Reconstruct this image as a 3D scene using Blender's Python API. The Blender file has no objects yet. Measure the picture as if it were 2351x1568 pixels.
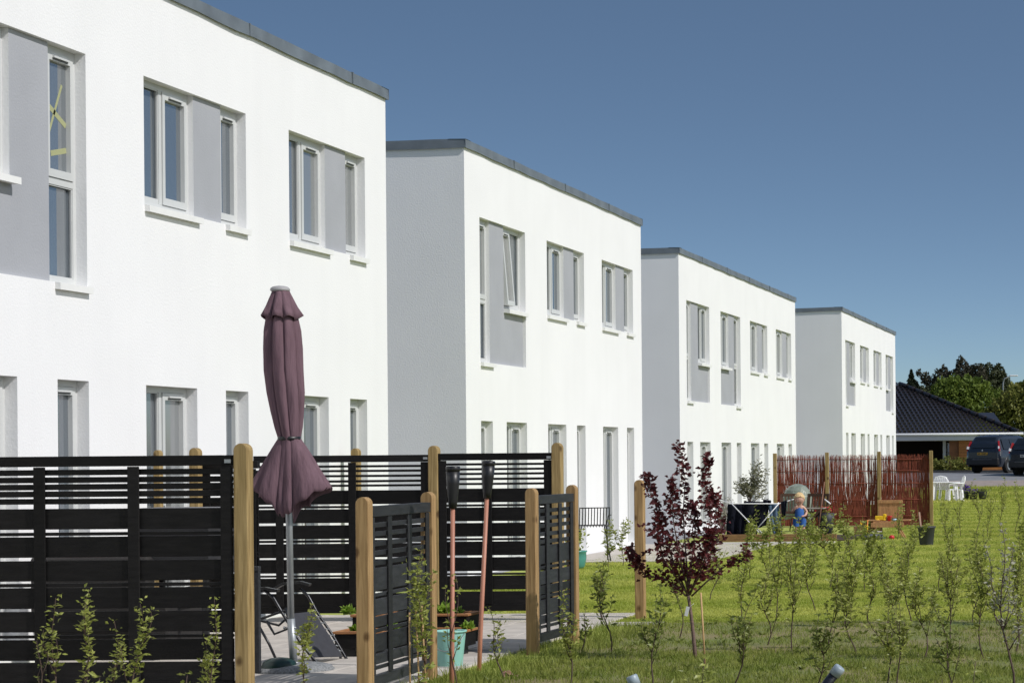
import bpy, math, random
import numpy as np
from mathutils import Vector, Matrix

random.seed(7)
rng = np.random.default_rng(7)
scene = bpy.context.scene
col = scene.collection
rad = math.radians

# ------------------------------------------------------------------ camera
F, ROLL, CX, CY, EYE = 5000.0, 0.0085, 2651.0, 1038.0, 1.75   # survey of the photograph (2351 px wide)
cam_d = bpy.data.cameras.new('camera')
cam = bpy.data.objects.new('camera', cam_d); col.objects.link(cam)
cam_d.sensor_width = 36.0
cam_d.lens = F / 2351 * 36
cam_d.shift_x = (1175.5 - CX) / 2351
cam_d.shift_y = (CY - 784) / 2351
cam_d.clip_end = 6000; cam_d.clip_start = 0.1
cr, sr = math.cos(ROLL), math.sin(ROLL)
M = Matrix(((cr, sr, 0, 0), (0, 0, -1, 0), (-sr, cr, 0, EYE), (0, 0, 0, 1)))
cam.matrix_world = M
cam_d.dof.use_dof = True; cam_d.dof.focus_distance = 27; cam_d.dof.aperture_fstop = 13
scene.camera = cam

# ------------------------------------------------------------------ sky, sun, exposure
SUN_EL, SUN_AZ = 43.0, 17.0        # azimuth measured from +X (square to the facades) towards the camera (-Y)
w = bpy.data.worlds.new('World'); scene.world = w; w.use_nodes = True
nt = w.node_tree; bg = nt.nodes['Background']
sky = nt.nodes.new('ShaderNodeTexSky'); sky.sky_type = 'NISHITA'; sky.sun_disc = False
sky.sun_elevation = rad(SUN_EL); sky.sun_rotation = rad(90 + SUN_AZ)
sky.air_density = 0.9; sky.dust_density = 1.6; sky.ozone_density = 1.6; sky.altitude = 0
tcw = nt.nodes.new('ShaderNodeTexCoord'); mpw = nt.nodes.new('ShaderNodeMapping'); mpw.inputs['Location'].default_value = (0, 0, .0); mpw.inputs['Scale'].default_value = (1, 1, 3.0)
nrm = nt.nodes.new('ShaderNodeVectorMath'); nrm.operation = 'NORMALIZE'     # lifts the whole sky a little so the horizon is pale blue, not yellow
nt.links.new(tcw.outputs['Generated'], mpw.inputs[0]); nt.links.new(mpw.outputs[0], nrm.inputs[0]); nt.links.new(nrm.outputs[0], sky.inputs[0])
tint = nt.nodes.new('ShaderNodeMix'); tint.data_type = 'RGBA'; tint.blend_type = 'MULTIPLY'; tint.inputs[0].default_value = 1.0; tint.inputs[7].default_value = (.94, 1.02, 1.0, 1)   # even tint: a cleaner blue all over the sky
nt.links.new(sky.outputs[0], tint.inputs[6]); nt.links.new(tint.outputs[2], bg.inputs[0]); bg.inputs[1].default_value = 0.114
sd = bpy.data.lights.new('sun', 'SUN'); sd.energy = 3.45; sd.angle = rad(0.53); sd.color = (1.0, 0.965, 0.94)
sun = bpy.data.objects.new('sun', sd); col.objects.link(sun)
to_sun = Vector((math.cos(rad(SUN_EL)) * math.cos(rad(SUN_AZ)), -math.cos(rad(SUN_EL)) * math.sin(rad(SUN_AZ)), math.sin(rad(SUN_EL))))
sun.rotation_euler = to_sun.to_track_quat('Z', 'Y').to_euler()
vs = scene.view_settings
vs.view_transform = 'Standard'; vs.look = 'None'; vs.exposure = 0.0; vs.gamma = 1.0; vs.use_curve_mapping = False

# ------------------------------------------------------------------ survey helpers: real positions from sight lines
def ray(px, py):
    a = (px - CX) / F; b = (CY - py) / F
    return Vector((a * cr + b * sr, 1.0, -a * sr + b * cr))
def at(px, py, d):
    r = ray(px, py); return Vector((r.x * d, d, EYE + r.z * d))
def gnd(px, py, z=0.0):
    r = ray(px, py); d = (z - EYE) / r.z; return Vector((r.x * d, d, z))
def zg(y):
    t = min(1, max(0, (y - 80) / 14)); return 0.88 * t * t * (3 - 2 * t)

# ------------------------------------------------------------------ materials
MATS = {}
def mat(name, color, rough=0.7, var=0.0, vscale=4.0, bump=0.0, bscale=40.0, metal=0.0, stretch=(1, 1, 1), spec=0.5, color2=None, transl=0.0, bdist=0.01, detail=4.0, ior=None, coat=0.0):
    if name in MATS: return MATS[name]
    m = bpy.data.materials.new(name); m.use_nodes = True; n = m.node_tree.nodes; l = m.node_tree.links
    p = n['Principled BSDF']; p.inputs['Roughness'].default_value = rough; p.inputs['Metallic'].default_value = metal
    p.inputs['Specular IOR Level'].default_value = spec
    if ior: p.inputs['IOR'].default_value = ior
    if coat: p.inputs['Coat Weight'].default_value = coat
    c = tuple(color) + (1,)
    p.inputs['Base Color'].default_value = c
    if var or bump or color2:
        tc = n.new('ShaderNodeTexCoord'); mp = n.new('ShaderNodeMapping'); mp.inputs['Scale'].default_value = stretch
        l.new(tc.outputs['Object'], mp.inputs[0])
    if var or color2:
        nz = n.new('ShaderNodeTexNoise'); nz.inputs['Scale'].default_value = vscale; nz.inputs['Detail'].default_value = detail
        l.new(mp.outputs[0], nz.inputs['Vector'])
        rp = n.new('ShaderNodeValToRGB'); rp.color_ramp.elements[0].position = 0.3; rp.color_ramp.elements[1].position = 0.7
        if color2: a, b = color, color2
        else: a, b = [x * (1 - var) for x in color], [min(1, x * (1 + var)) for x in color]
        rp.color_ramp.elements[0].color = tuple(a) + (1,); rp.color_ramp.elements[1].color = tuple(b) + (1,)
        l.new(nz.outputs['Fac'], rp.inputs[0]); l.new(rp.outputs[0], p.inputs['Base Color'])
    if bump:
        nb = n.new('ShaderNodeTexNoise'); nb.inputs['Scale'].default_value = bscale; nb.inputs['Detail'].default_value = 3
        l.new(mp.outputs[0], nb.inputs['Vector'])
        bp = n.new('ShaderNodeBump'); bp.inputs['Strength'].default_value = bump; bp.inputs['Distance'].default_value = bdist
        l.new(nb.outputs['Fac'], bp.inputs['Height']); l.new(bp.outputs[0], p.inputs['Normal'])
    if transl:
        tr = n.new('ShaderNodeBsdfTranslucent'); mx = n.new('ShaderNodeMixShader'); mx.inputs[0].default_value = transl
        src = p.inputs['Base Color'].links[0].from_socket if p.inputs['Base Color'].is_linked else None
        if src: l.new(src, tr.inputs[0])
        else: tr.inputs[0].default_value = c
        l.new(p.outputs[0], mx.inputs[1]); l.new(tr.outputs[0], mx.inputs[2]); l.new(mx.outputs[0], n['Material Output'].inputs[0])
    MATS[name] = m
    return m

m_render = mat('white_render', (.80, .80, .80), .9, var=.02, vscale=.9, bump=.28, bscale=46, bdist=.010, spec=.2)
m_grey = mat('grey_render', (.36, .37, .395), .9, var=.05, vscale=1.6, bump=.35, bscale=45, bdist=.008, spec=.2)
m_frame = mat('window_frame', (.56, .57, .56), .4, var=.03, vscale=3)
m_sill = mat('window_sill', (.78, .78, .76), .55, var=.04, vscale=5)
m_zinc = mat('zinc_coping', (.16, .185, .205), .55, var=.22, vscale=2.2, metal=.25, bump=.15, bscale=9)
m_roof = mat('roof_felt', (.06, .06, .062), .9, var=.2)
m_glass = mat('window_glass', (.10, .12, .135), .03, ior=3.4, spec=.5, bump=.03, bscale=1.3, bdist=.02)
m_vent = mat('vent_dark', (.10, .10, .10), .5)
m_tape = mat('yellow_tape', (.36, .37, .19), .6)
m_fence = mat('black_fence_paint', (.0065, .006, .006), .6, var=.35, vscale=6, stretch=(1, 6, 6), bump=.2, bscale=30, spec=.18)
m_fence_g = mat('lit_fence_paint', (.020, .021, .023), .55, var=.3, vscale=6, stretch=(6, 1, 6), bump=.2, bscale=30, spec=.4)  # lighter copy of the black paint; sun on the side panels is in the colour
m_steel = mat('galvanised_steel', (.36, .38, .39), .45, var=.15, vscale=8, metal=.6)
m_black = mat('black_plastic', (.012, .012, .013), .4)
m_copper = mat('terracotta_pole', (.42, .18, .115), .5, var=.18, vscale=6, stretch=(3, 3, .6))
m_canopy = mat('mauve_canopy', (.150, .092, .110), .85, var=.14, vscale=3, bump=.75, bscale=2.2, bdist=.03, spec=.15, stretch=(7, 7, 1.1))
m_capg = mat('grey_cap', (.34, .33, .33), .6)
m_teal = mat('mint_plastic', (.26, .52, .46), .4, var=.04)
m_tealpot = mat('teal_glaze', (.07, .26, .23), .3, var=.15)
m_paver = mat('concrete_paver', (.48, .44, .39), .9, var=.16, vscale=3.5, bump=.3, bscale=60)
m_pavem = mat('paving_joint', (.14, .115, .09), .95, var=.3)
m_cap = mat('orange_timber', (.36, .16, .06), .7, var=.25, vscale=5, stretch=(1, 8, 8))
m_timb = mat('sandbox_timber', (.24, .13, .055), .8, var=.3, vscale=4, stretch=(1, 8, 8), bump=.3, bscale=25)
m_soil = mat('soil', (.06, .038, .025), .95, var=.4, vscale=12, bump=.6, bscale=50)
m_leafg = mat('sapling_leaf', (.20, .24, .035), .42, color2=(.42, .44, .12), vscale=18, transl=.38, spec=.4)
m_leafd = mat('sapling_leaf_dark', (.12, .16, .028), .45, color2=(.26, .29, .07), vscale=16, transl=.35, spec=.4)
m_leafpale = mat('pale_flowering_leaf', (.26, .27, .16), .6, color2=(.48, .46, .36), vscale=12, transl=.25)
m_leafp = mat('purple_leaf', (.055, .012, .015), .40, color2=(.17, .030, .030), vscale=12, transl=.4, spec=.5)
m_leafo = mat('olive_leaf', (.10, .105, .045), .6, color2=(.25, .24, .13), vscale=6, transl=.15)
m_lettuce = mat('lettuce_leaf', (.17, .29, .03), .5, color2=(.30, .42, .06), vscale=20, transl=.3)
m_bark = mat('sapling_bark', (.085, .055, .042), .85, var=.35, vscale=20)
m_barkp = mat('purple_tree_bark', (.15, .095, .075), .7, var=.35, vscale=14, stretch=(1, 1, 4))
m_cane = mat('bamboo', (.46, .29, .13), .6, var=.2, vscale=10)
m_willow = mat('red_willow', (.17, .033, .018), .75, color2=(.30, .075, .04), vscale=5, stretch=(12, 1, .6))
m_white = mat('white_plastic', (.80, .80, .80), .4)
m_navy = mat('navy_cloth', (.008, .009, .016), .95, var=.3, vscale=6, spec=.15)
m_denim = mat('denim_cloth', (.05, .09, .15), .95, color2=(.14, .20, .28), vscale=9, spec=.15)
m_tarp = mat('green_tarp', (.16, .19, .15), .35, color2=(.27, .30, .25), vscale=6, bump=.6, bscale=7, bdist=.05)
m_brownw = mat('brown_teak', (.085, .045, .025), .75, var=.25, vscale=6)
m_skin = mat('skin', (.58, .34, .25), .55, var=.05)
m_hair = mat('blond_hair', (.62, .44, .22), .7, var=.2, vscale=30)
m_blue = mat('blue_cloth', (.03, .12, .38), .85, var=.12, vscale=12)
m_red = mat('red_plastic', (.55, .02, .03), .45)
m_yel = mat('yellow_plastic', (.75, .48, .01), .45)
m_orange = mat('orange_plastic', (.75, .22, .03), .45)
m_pot = mat('dark_grey_pot', (.035, .038, .043), .6, var=.1)
m_purple = mat('purple_petals', (.10, .03, .30), .7, var=.3, vscale=30)
m_redfl = mat('red_petals', (.55, .02, .05), .7, var=.3, vscale=30)
m_pine = None

n = m_glass.node_tree.nodes; l = m_glass.node_tree.links; oi = n.new('ShaderNodeObjectInfo'); rp = n.new('ShaderNodeValToRGB')     # base tone differs at random from pane to pane, some paler
rp.color_ramp.elements[0].position = .45; rp.color_ramp.elements[1].position = .95; rp.color_ramp.elements[0].color = (.085, .105, .125, 1); rp.color_ramp.elements[1].color = (.25, .255, .25, 1)
l.new(oi.outputs['Random'], rp.inputs[0]); l.new(rp.outputs[0], n['Principled BSDF'].inputs['Base Color'])
n = m_render.node_tree.nodes; l = m_render.node_tree.links; p = n['Principled BSDF']; src = p.inputs['Base Color'].links[0].from_socket          # faint rain streaks
tc = n.new('ShaderNodeTexCoord'); mp = n.new('ShaderNodeMapping'); mp.inputs['Scale'].default_value = (2.4, 2.4, .16); l.new(tc.outputs['Object'], mp.inputs[0])
nz = n.new('ShaderNodeTexNoise'); nz.inputs['Scale'].default_value = 1.4; nz.inputs['Detail'].default_value = 6; l.new(mp.outputs[0], nz.inputs['Vector'])
mr = n.new('ShaderNodeMapRange'); mr.inputs['From Min'].default_value = .3; mr.inputs['From Max'].default_value = .55; mr.inputs['To Min'].default_value = .985; mr.inputs['To Max'].default_value = 1.0; l.new(nz.outputs['Fac'], mr.inputs['Value'])
mu = n.new('ShaderNodeVectorMath'); mu.operation = 'SCALE'; l.new(src, mu.inputs[0]); l.new(mr.outputs[0], mu.inputs['Scale']); l.new(mu.outputs[0], p.inputs['Base Color'])
for fm in (m_fence, m_fence_g):
    n = fm.node_tree.nodes; l = fm.node_tree.links; p = n['Principled BSDF']; src = p.inputs['Base Color'].links[0].from_socket
    oi = n.new('ShaderNodeObjectInfo'); mr = n.new('ShaderNodeMapRange'); mr.inputs['To Min'].default_value = .6; mr.inputs['To Max'].default_value = 1.7; l.new(oi.outputs['Random'], mr.inputs['Value'])
    mu = n.new('ShaderNodeVectorMath'); mu.operation = 'SCALE'; l.new(src, mu.inputs[0]); l.new(mr.outputs[0], mu.inputs['Scale']); l.new(mu.outputs[0], p.inputs['Base Color'])
def wood_post_mat(name, c1, c2):
    m = bpy.data.materials.new(name); m.use_nodes = True; n = m.node_tree.nodes; l = m.node_tree.links
    p = n['Principled BSDF']; p.inputs['Roughness'].default_value = .75; p.inputs['Specular IOR Level'].default_value = .3
    tc = n.new('ShaderNodeTexCoord'); mp = n.new('ShaderNodeMapping'); mp.inputs['Scale'].default_value = (22, 22, 1.3)
    oi = n.new('ShaderNodeObjectInfo'); ad = n.new('ShaderNodeVectorMath'); ad.operation = 'ADD'; sc = n.new('ShaderNodeMath'); sc.operation = 'MULTIPLY'; sc.inputs[1].default_value = 37.0
    l.new(oi.outputs['Random'], sc.inputs[0]); l.new(tc.outputs['Object'], ad.inputs[0]); l.new(sc.outputs[0], ad.inputs[1])
    l.new(ad.outputs[0], mp.inputs[0])
    nz = n.new('ShaderNodeTexNoise'); nz.inputs['Scale'].default_value = 2.2; nz.inputs['Detail'].default_value = 5; nz.inputs['Distortion'].default_value = .6
    l.new(mp.outputs[0], nz.inputs['Vector'])
    rp = n.new('ShaderNodeValToRGB'); rp.color_ramp.elements[0].position = .3; rp.color_ramp.elements[1].position = .72
    rp.color_ramp.elements[0].color = c1 + (1,); rp.color_ramp.elements[1].color = c2 + (1,)
    l.new(nz.outputs['Fac'], rp.inputs[0])
    vo = n.new('ShaderNodeTexVoronoi'); vo.inputs['Scale'].default_value = 1.0
    mp2 = n.new('ShaderNodeMapping'); mp2.inputs['Scale'].default_value = (6, 6, 4.2); l.new(ad.outputs[0], mp2.inputs[0]); l.new(mp2.outputs[0], vo.inputs['Vector'])
    r2 = n.new('ShaderNodeValToRGB'); r2.color_ramp.elements[0].position = .10; r2.color_ramp.elements[1].position = .21
    r2.color_ramp.elements[0].color = (.20, .13, .08, 1); r2.color_ramp.elements[1].color = (1, 1, 1, 1)
    l.new(vo.outputs['Distance'], r2.inputs[0])
    mx = n.new('ShaderNodeMix'); mx.data_type = 'RGBA'; mx.blend_type = 'MULTIPLY'; mx.inputs[0].default_value = .8
    l.new(rp.outputs[0], mx.inputs[6]); l.new(r2.outputs[0], mx.inputs[7]); l.new(mx.outputs[2], p.inputs['Base Color'])
    bp = n.new('ShaderNodeBump'); bp.inputs['Strength'].default_value = .25; bp.inputs['Distance'].default_value = .004
    l.new(nz.outputs['Fac'], bp.inputs['Height']); l.new(bp.outputs[0], p.inputs['Normal'])
    return m
m_pine = wood_post_mat('pine_post', (.20, .135, .050), (.42, .30, .135))
m_pine2 = wood_post_mat('pine_post_warm', (.24, .145, .060), (.46, .30, .14))

def grass_mat(name, ca, cb, scale, stripes=0.0):
    m = bpy.data.materials.new(name); m.use_nodes = True; n = m.node_tree.nodes; l = m.node_tree.links
    p = n['Principled BSDF']; p.inputs['Roughness'].default_value = .6; p.inputs['Specular IOR Level'].default_value = .25
    tc = n.new('ShaderNodeTexCoord')
    nz = n.new('ShaderNodeTexNoise'); nz.inputs['Scale'].default_value = scale; nz.inputs['Detail'].default_value = 6; l.new(tc.outputs['Object'], nz.inputs['Vector'])
    fac = nz.outputs['Fac']
    if stripes:
        wv = n.new('ShaderNodeTexWave'); wv.bands_direction = 'Y'; wv.inputs['Scale'].default_value = .11; wv.inputs['Distortion'].default_value = 1.2; wv.inputs['Detail'].default_value = 2
        l.new(tc.outputs['Object'], wv.inputs['Vector'])
        ma = n.new('ShaderNodeMath'); ma.operation = 'MULTIPLY_ADD'; ma.inputs[1].default_value = stripes
        l.new(wv.outputs['Fac'], ma.inputs[0]); l.new(fac, ma.inputs[2])
        ms = n.new('ShaderNodeMath'); ms.operation = 'SUBTRACT'; ms.inputs[1].default_value = stripes / 2; l.new(ma.outputs[0], ms.inputs[0]); fac = ms.outputs[0]
    rp = n.new('ShaderNodeValToRGB'); rp.color_ramp.elements[0].position = .3; rp.color_ramp.elements[1].position = .7
    rp.color_ramp.elements[0].color = ca + (1,); rp.color_ramp.elements[1].color = cb + (1,)
    l.new(fac, rp.inputs[0]); l.new(rp.outputs[0], p.inputs['Base Color'])
    tr = n.new('ShaderNodeBsdfTranslucent'); l.new(rp.outputs[0], tr.inputs[0]); mx = n.new('ShaderNodeMixShader'); mx.inputs[0].default_value = .35
    l.new(p.outputs[0], mx.inputs[1]); l.new(tr.outputs[0], mx.inputs[2]); l.new(mx.outputs[0], n['Material Output'].inputs[0])
    return m
m_lawn = grass_mat('lawn_blades', (.28, .34, .045), (.50, .51, .12), 3.5, .28)
m_rough = grass_mat('rough_blades', (.15, .21, .028), (.33, .35, .085), 3.0)
m_ground = mat('ground_turf', (.26, .31, .05), .95, color2=(.36, .39, .08), vscale=1.1, bump=.4, bscale=30)
m_dirt = mat('bare_strip', (.25, .19, .095), .95, color2=(.14, .18, .04), vscale=1.1, bump=.5, bscale=30)
m_asph = mat('road_asphalt', (.21, .215, .225), .9, var=.12, vscale=2)
m_kerb = mat('kerb_stone', (.05, .052, .055), .9, var=.2)
m_footp = mat('pink_footpath', (.30, .25, .22), .9, var=.1)

# ------------------------------------------------------------------ mesh builder
class MB:
    def __init__(s): s.v = []; s.f = []; s.m = []; s.smooth = []
    def quad(s, a, b, c, d, m=0, sm=False):
        i = len(s.v); s.v += [tuple(a), tuple(b), tuple(c), tuple(d)]; s.f.append((i, i + 1, i + 2, i + 3)); s.m.append(m); s.smooth.append(sm)
    def tri(s, a, b, c, m=0):
        i = len(s.v); s.v += [tuple(a), tuple(b), tuple(c)]; s.f.append((i, i + 1, i + 2)); s.m.append(m); s.smooth.append(False)
    def box(s, x0, x1, y0, y1, z0, z1, m=0, bev=0.0):
        if bev:
            b = min(bev, (x1 - x0) * .45, (y1 - y0) * .45, (z1 - z0) * .45)
            X = (x0, x0 + b, x1 - b, x1); Y = (y0, y0 + b, y1 - b, y1); Z = (z0, z0 + b, z1 - b, z1)
            i0 = len(s.v); idx = {}
            for cx in (0, 1):
                for cy in (0, 1):
                    for cz in (0, 1):
                        ox, ix = (X[0], X[1]) if cx == 0 else (X[3], X[2])
                        oy, iy = (Y[0], Y[1]) if cy == 0 else (Y[3], Y[2])
                        oz, iz = (Z[0], Z[1]) if cz == 0 else (Z[3], Z[2])
                        for k, vv in enumerate(((ox, iy, iz), (ix, oy, iz), (ix, iy, oz))):
                            idx[(cx, cy, cz, k)] = len(s.v); s.v.append(vv)
            def ff(*q): s.f.append(tuple(q)); s.m.append(m); s.smooth.append(False)
            g = lambda a, b_, c, k: idx[(a, b_, c, k)]
            ff(g(0,0,0,0), g(0,0,1,0), g(0,1,1,0), g(0,1,0,0)); ff(g(1,0,0,0), g(1,1,0,0), g(1,1,1,0), g(1,0,1,0))
            ff(g(0,0,0,1), g(1,0,0,1), g(1,0,1,1), g(0,0,1,1)); ff(g(0,1,0,1), g(0,1,1,1), g(1,1,1,1), g(1,1,0,1))
            ff(g(0,0,0,2), g(0,1,0,2), g(1,1,0,2), g(1,0,0,2)); ff(g(0,0,1,2), g(1,0,1,2), g(1,1,1,2), g(0,1,1,2))
            for a in (0, 1):
                for b_ in (0, 1):
                    ff(g(a,b_,0,0), g(a,b_,1,0), g(a,b_,1,1), g(a,b_,0,1))
                    ff(g(a,0,b_,0), g(a,1,b_,0), g(a,1,b_,2), g(a,0,b_,2))
                    ff(g(0,a,b_,1), g(1,a,b_,1), g(1,a,b_,2), g(0,a,b_,2))
                    for c in (0, 1):
                        pass
            for a in (0, 1):
                for b_ in (0, 1):
                    for c in (0, 1):
                        ff(g(a,b_,c,0), g(a,b_,c,1), g(a,b_,c,2))
            return
        i = len(s.v)
        s.v += [(x0,y0,z0),(x1,y0,z0),(x1,y1,z0),(x0,y1,z0),(x0,y0,z1),(x1,y0,z1),(x1,y1,z1),(x0,y1,z1)]
        for q in ((0,3,2,1),(4,5,6,7),(0,1,5,4),(1,2,6,5),(2,3,7,6),(3,0,4,7)):
            s.f.append(tuple(i + k for k in q)); s.m.append(m); s.smooth.append(False)
    def bar(s, a, b, w, t, m=0, up=(0, 0, 1)):
        a, b = Vector(a), Vector(b); d = (b - a).normalized(); u = Vector(up)
        sd = d.cross(u)
        if sd.length < 1e-4: sd = d.cross(Vector((1, 0, 0)))
        sd.normalize(); uu = sd.cross(d)
        i = len(s.v)
        for p in (a, b):
            for (x, y) in ((-1, -1), (1, -1), (1, 1), (-1, 1)): s.v.append(tuple(p + sd * (x * w / 2) + uu * (y * t / 2)))
        for q in ((0,3,2,1),(4,5,6,7),(0,1,5,4),(1,2,6,5),(2,3,7,6),(3,0,4,7)):
            s.f.append(tuple(i + k for k in q)); s.m.append(m); s.smooth.append(False)
    def tube(s, pts, r, n=8, m=0, cap=True):
        pts = [Vector(p) for p in pts]; R = r if isinstance(r, (list, tuple)) else [r] * len(pts)
        base = len(s.v); prev = None
        for k, p in enumerate(pts):
            d = (pts[min(k + 1, len(pts) - 1)] - pts[max(k - 1, 0)])
            d = d.normalized() if d.length > 1e-9 else Vector((0, 0, 1))
            if prev is None:
                a = d.cross(Vector((0, 0, 1)))
                if a.length < .1: a = d.cross(Vector((1, 0, 0)))
            else: a = prev - d * prev.dot(d)
            a.normalize(); prev = a; b = d.cross(a)
            for q in range(n):
                t = 2 * math.pi * q / n; s.v.append(tuple(p + (a * math.cos(t) + b * math.sin(t)) * R[k]))
        for k in range(len(pts) - 1):
            for q in range(n):
                q2 = (q + 1) % n
                s.f.append((base + k*n + q, base + k*n + q2, base + (k+1)*n + q2, base + (k+1)*n + q)); s.m.append(m); s.smooth.append(True)
        if cap:
            s.f.append(tuple(base + q for q in range(n))[::-1]); s.m.append(m); s.smooth.append(False)
            e = base + (len(pts) - 1) * n; s.f.append(tuple(e + q for q in range(n))); s.m.append(m); s.smooth.append(False)
    def lathe(s, prof, n=20, m=0, c=(0, 0, 0), cap=True):
        base = len(s.v)
        for (r, z) in prof:
            for q in range(n):
                t = 2 * math.pi * q / n; s.v.append((c[0] + r * math.cos(t), c[1] + r * math.sin(t), c[2] + z))
        for k in range(len(prof) - 1):
            for q in range(n):
                q2 = (q + 1) % n
                s.f.append((base + k*n + q, base + k*n + q2, base + (k+1)*n + q2, base + (k+1)*n + q)); s.m.append(m); s.smooth.append(True)
        if cap:
            s.f.append(tuple(base + q for q in range(n))[::-1]); s.m.append(m); s.smooth.append(False)
            e = base + (len(prof) - 1) * n; s.f.append(tuple(e + q for q in range(n))); s.m.append(m); s.smooth.append(False)
    def leaf(s, p, d, L, W, m=0, rnd=random):
        d = Vector(d).normalized(); r = Vector((rnd.uniform(-1, 1), rnd.uniform(-1, 1), rnd.uniform(-.2, 1)))
        sd = d.cross(r)
        if sd.length < .05: sd = d.cross(Vector((1, 0, 0)))
        sd.normalize(); nn = sd.cross(d)
        p = Vector(p); mid = p + d * L * .48; i = len(s.v)
        s.v += [tuple(p), tuple(mid + sd * W / 2 + nn * W * .18), tuple(p + d * L - nn * L * .12), tuple(mid - sd * W / 2 + nn * W * .18), tuple(mid)]
        for q in ((0, 1, 4), (1, 2, 4), (0, 4, 3), (4, 2, 3)):
            s.f.append(tuple(i + k for k in q)); s.m.append(m); s.smooth.append(False)
    def mesh(s, name, mats):
        me = bpy.data.meshes.new(name); me.from_pydata(s.v, [], s.f)
        for mm in (mats if isinstance(mats, (list, tuple)) else [mats]): me.materials.append(mm)
        me.polygons.foreach_set('material_index', s.m); me.polygons.foreach_set('use_smooth', s.smooth)
        me.update(); return me
    def build(s, name, mats, parent=None, loc=None, rz=0.0):
        return link(name, s.mesh(name, mats), parent, loc, rz)

def link(name, me, parent=None, loc=None, rz=0.0):
    o = bpy.data.objects.new(name, me); col.objects.link(o)
    if parent is not None: o.parent = parent
    if loc is not None: o.location = loc
    if rz: o.rotation_euler = (0, 0, rz)
    return o
def tag(o, label=None, cat=None, group=None, kind=None):
    if label: o['label'] = label
    if cat: o['category'] = cat
    if group: o['group'] = group
    if kind: o['kind'] = kind
    return o
def thing(name, label, cat, loc=(0, 0, 0), rz=0.0, group=None):
    return tag(link(name, None, None, loc, rz), label, cat, group)

# ------------------------------------------------------------------ the setting
def strip(ys, x0, x1, dz=0.0):
    mb = MB()
    for a, b in zip(ys[:-1], ys[1:]):
        mb.quad((x0, a, zg(a) + dz), (x1, a, zg(a) + dz), (x1, b, zg(b) + dz), (x0, b, zg(b) + dz))
    return mb
slope = [80 + k for k in range(15)]
tag(strip([-80, 0, 40] + slope + [120, 300, 3500], -2500, 2500).build('ground', mat('muted_ground', (.17, .155, .11), .95, color2=(.22, .215, .13), vscale=.7, bump=.4, bscale=20)), kind='structure')  # tone muted so ground out of view bounces neutral, not green, light
tag(strip([12, 40] + slope + [200], -9.95, 1.5, .003).build('lawn', m_ground), kind='structure')
tag(strip([20, 40] + slope[:6], -40, -9.96, .003).build('added_bounce_ground', mat('pale_bounce', (.34, .34, .345), .95, var=.2, vscale=30, bump=.4, bscale=60)), kind='structure')  # unseen pale ground, added to bounce neutral light onto the end walls
tag(strip([12.0, 22.9], -5.3, 1.4, .007).build('bare_earth_strip', m_dirt), kind='structure')
tag(strip([88.5] + [88.5 + k for k in range(1, 7)] + [103], -40, 40, .012).build('road', m_asph), kind='structure')
mb = MB()
for a in np.arange(86.8, 88.4, .8):
    b = a + .8; mb.quad((-40, a, zg(a) + .016), (40, a, zg(a) + .016), (40, b, zg(b) + .016), (-40, b, zg(b) + .016))
tag(mb.build('footpath', m_footp), kind='structure')
mb = MB(); mb.box(-40, 40, 100.0, 100.25, .8, 1.0); tag(mb.build('kerb', m_kerb), kind='structure')

# terrace of concrete slabs between the near fences, each slab a piece
mb = MB(); mb.box(-9.66, -5.75, 13.2, 24.3, -.2, .012); terr = tag(mb.build('terrace', m_pavem), kind='structure')
mb = MB(); mb.box(-.2435, .2435, -.2435, .2435, -.03, .012, bev=.006); slab_me = mb.mesh('paving_slab', m_paver)
k = 0
for iy in range(20):
    for ix in range(8):
        x = -5.98 - ix * .49; y = 14.6 + iy * .49
        o = link('paving_slab', slab_me, terr, (x, y, .012 + random.uniform(-.002, .003))); k += 1
mb = MB()
for ix in range(3):
    for iy in range(4): mb.box(-5.74 + ix * .2 + .005, -5.74 + ix * .2 + .195, 22.45 + iy * .1 + .004, 22.45 + iy * .1 + .096, -.05, .02)
mb.box(-10.1, -7.4, 36.0, 43.0, -.05, .022)
tag(mb.build('paved_path', m_paver), kind='structure')
mb = MB(); mb.box(-9.7, -6.4, 42.9, 43.55, -.05, .026); tag(mb.build('garden_path', m_paver), kind='structure')
mb = MB(); mb.box(-9.9, -5.6, 78.4, 80.0, -.05, .03); tag(mb.build('far_patio', m_paver), kind='structure')

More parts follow.
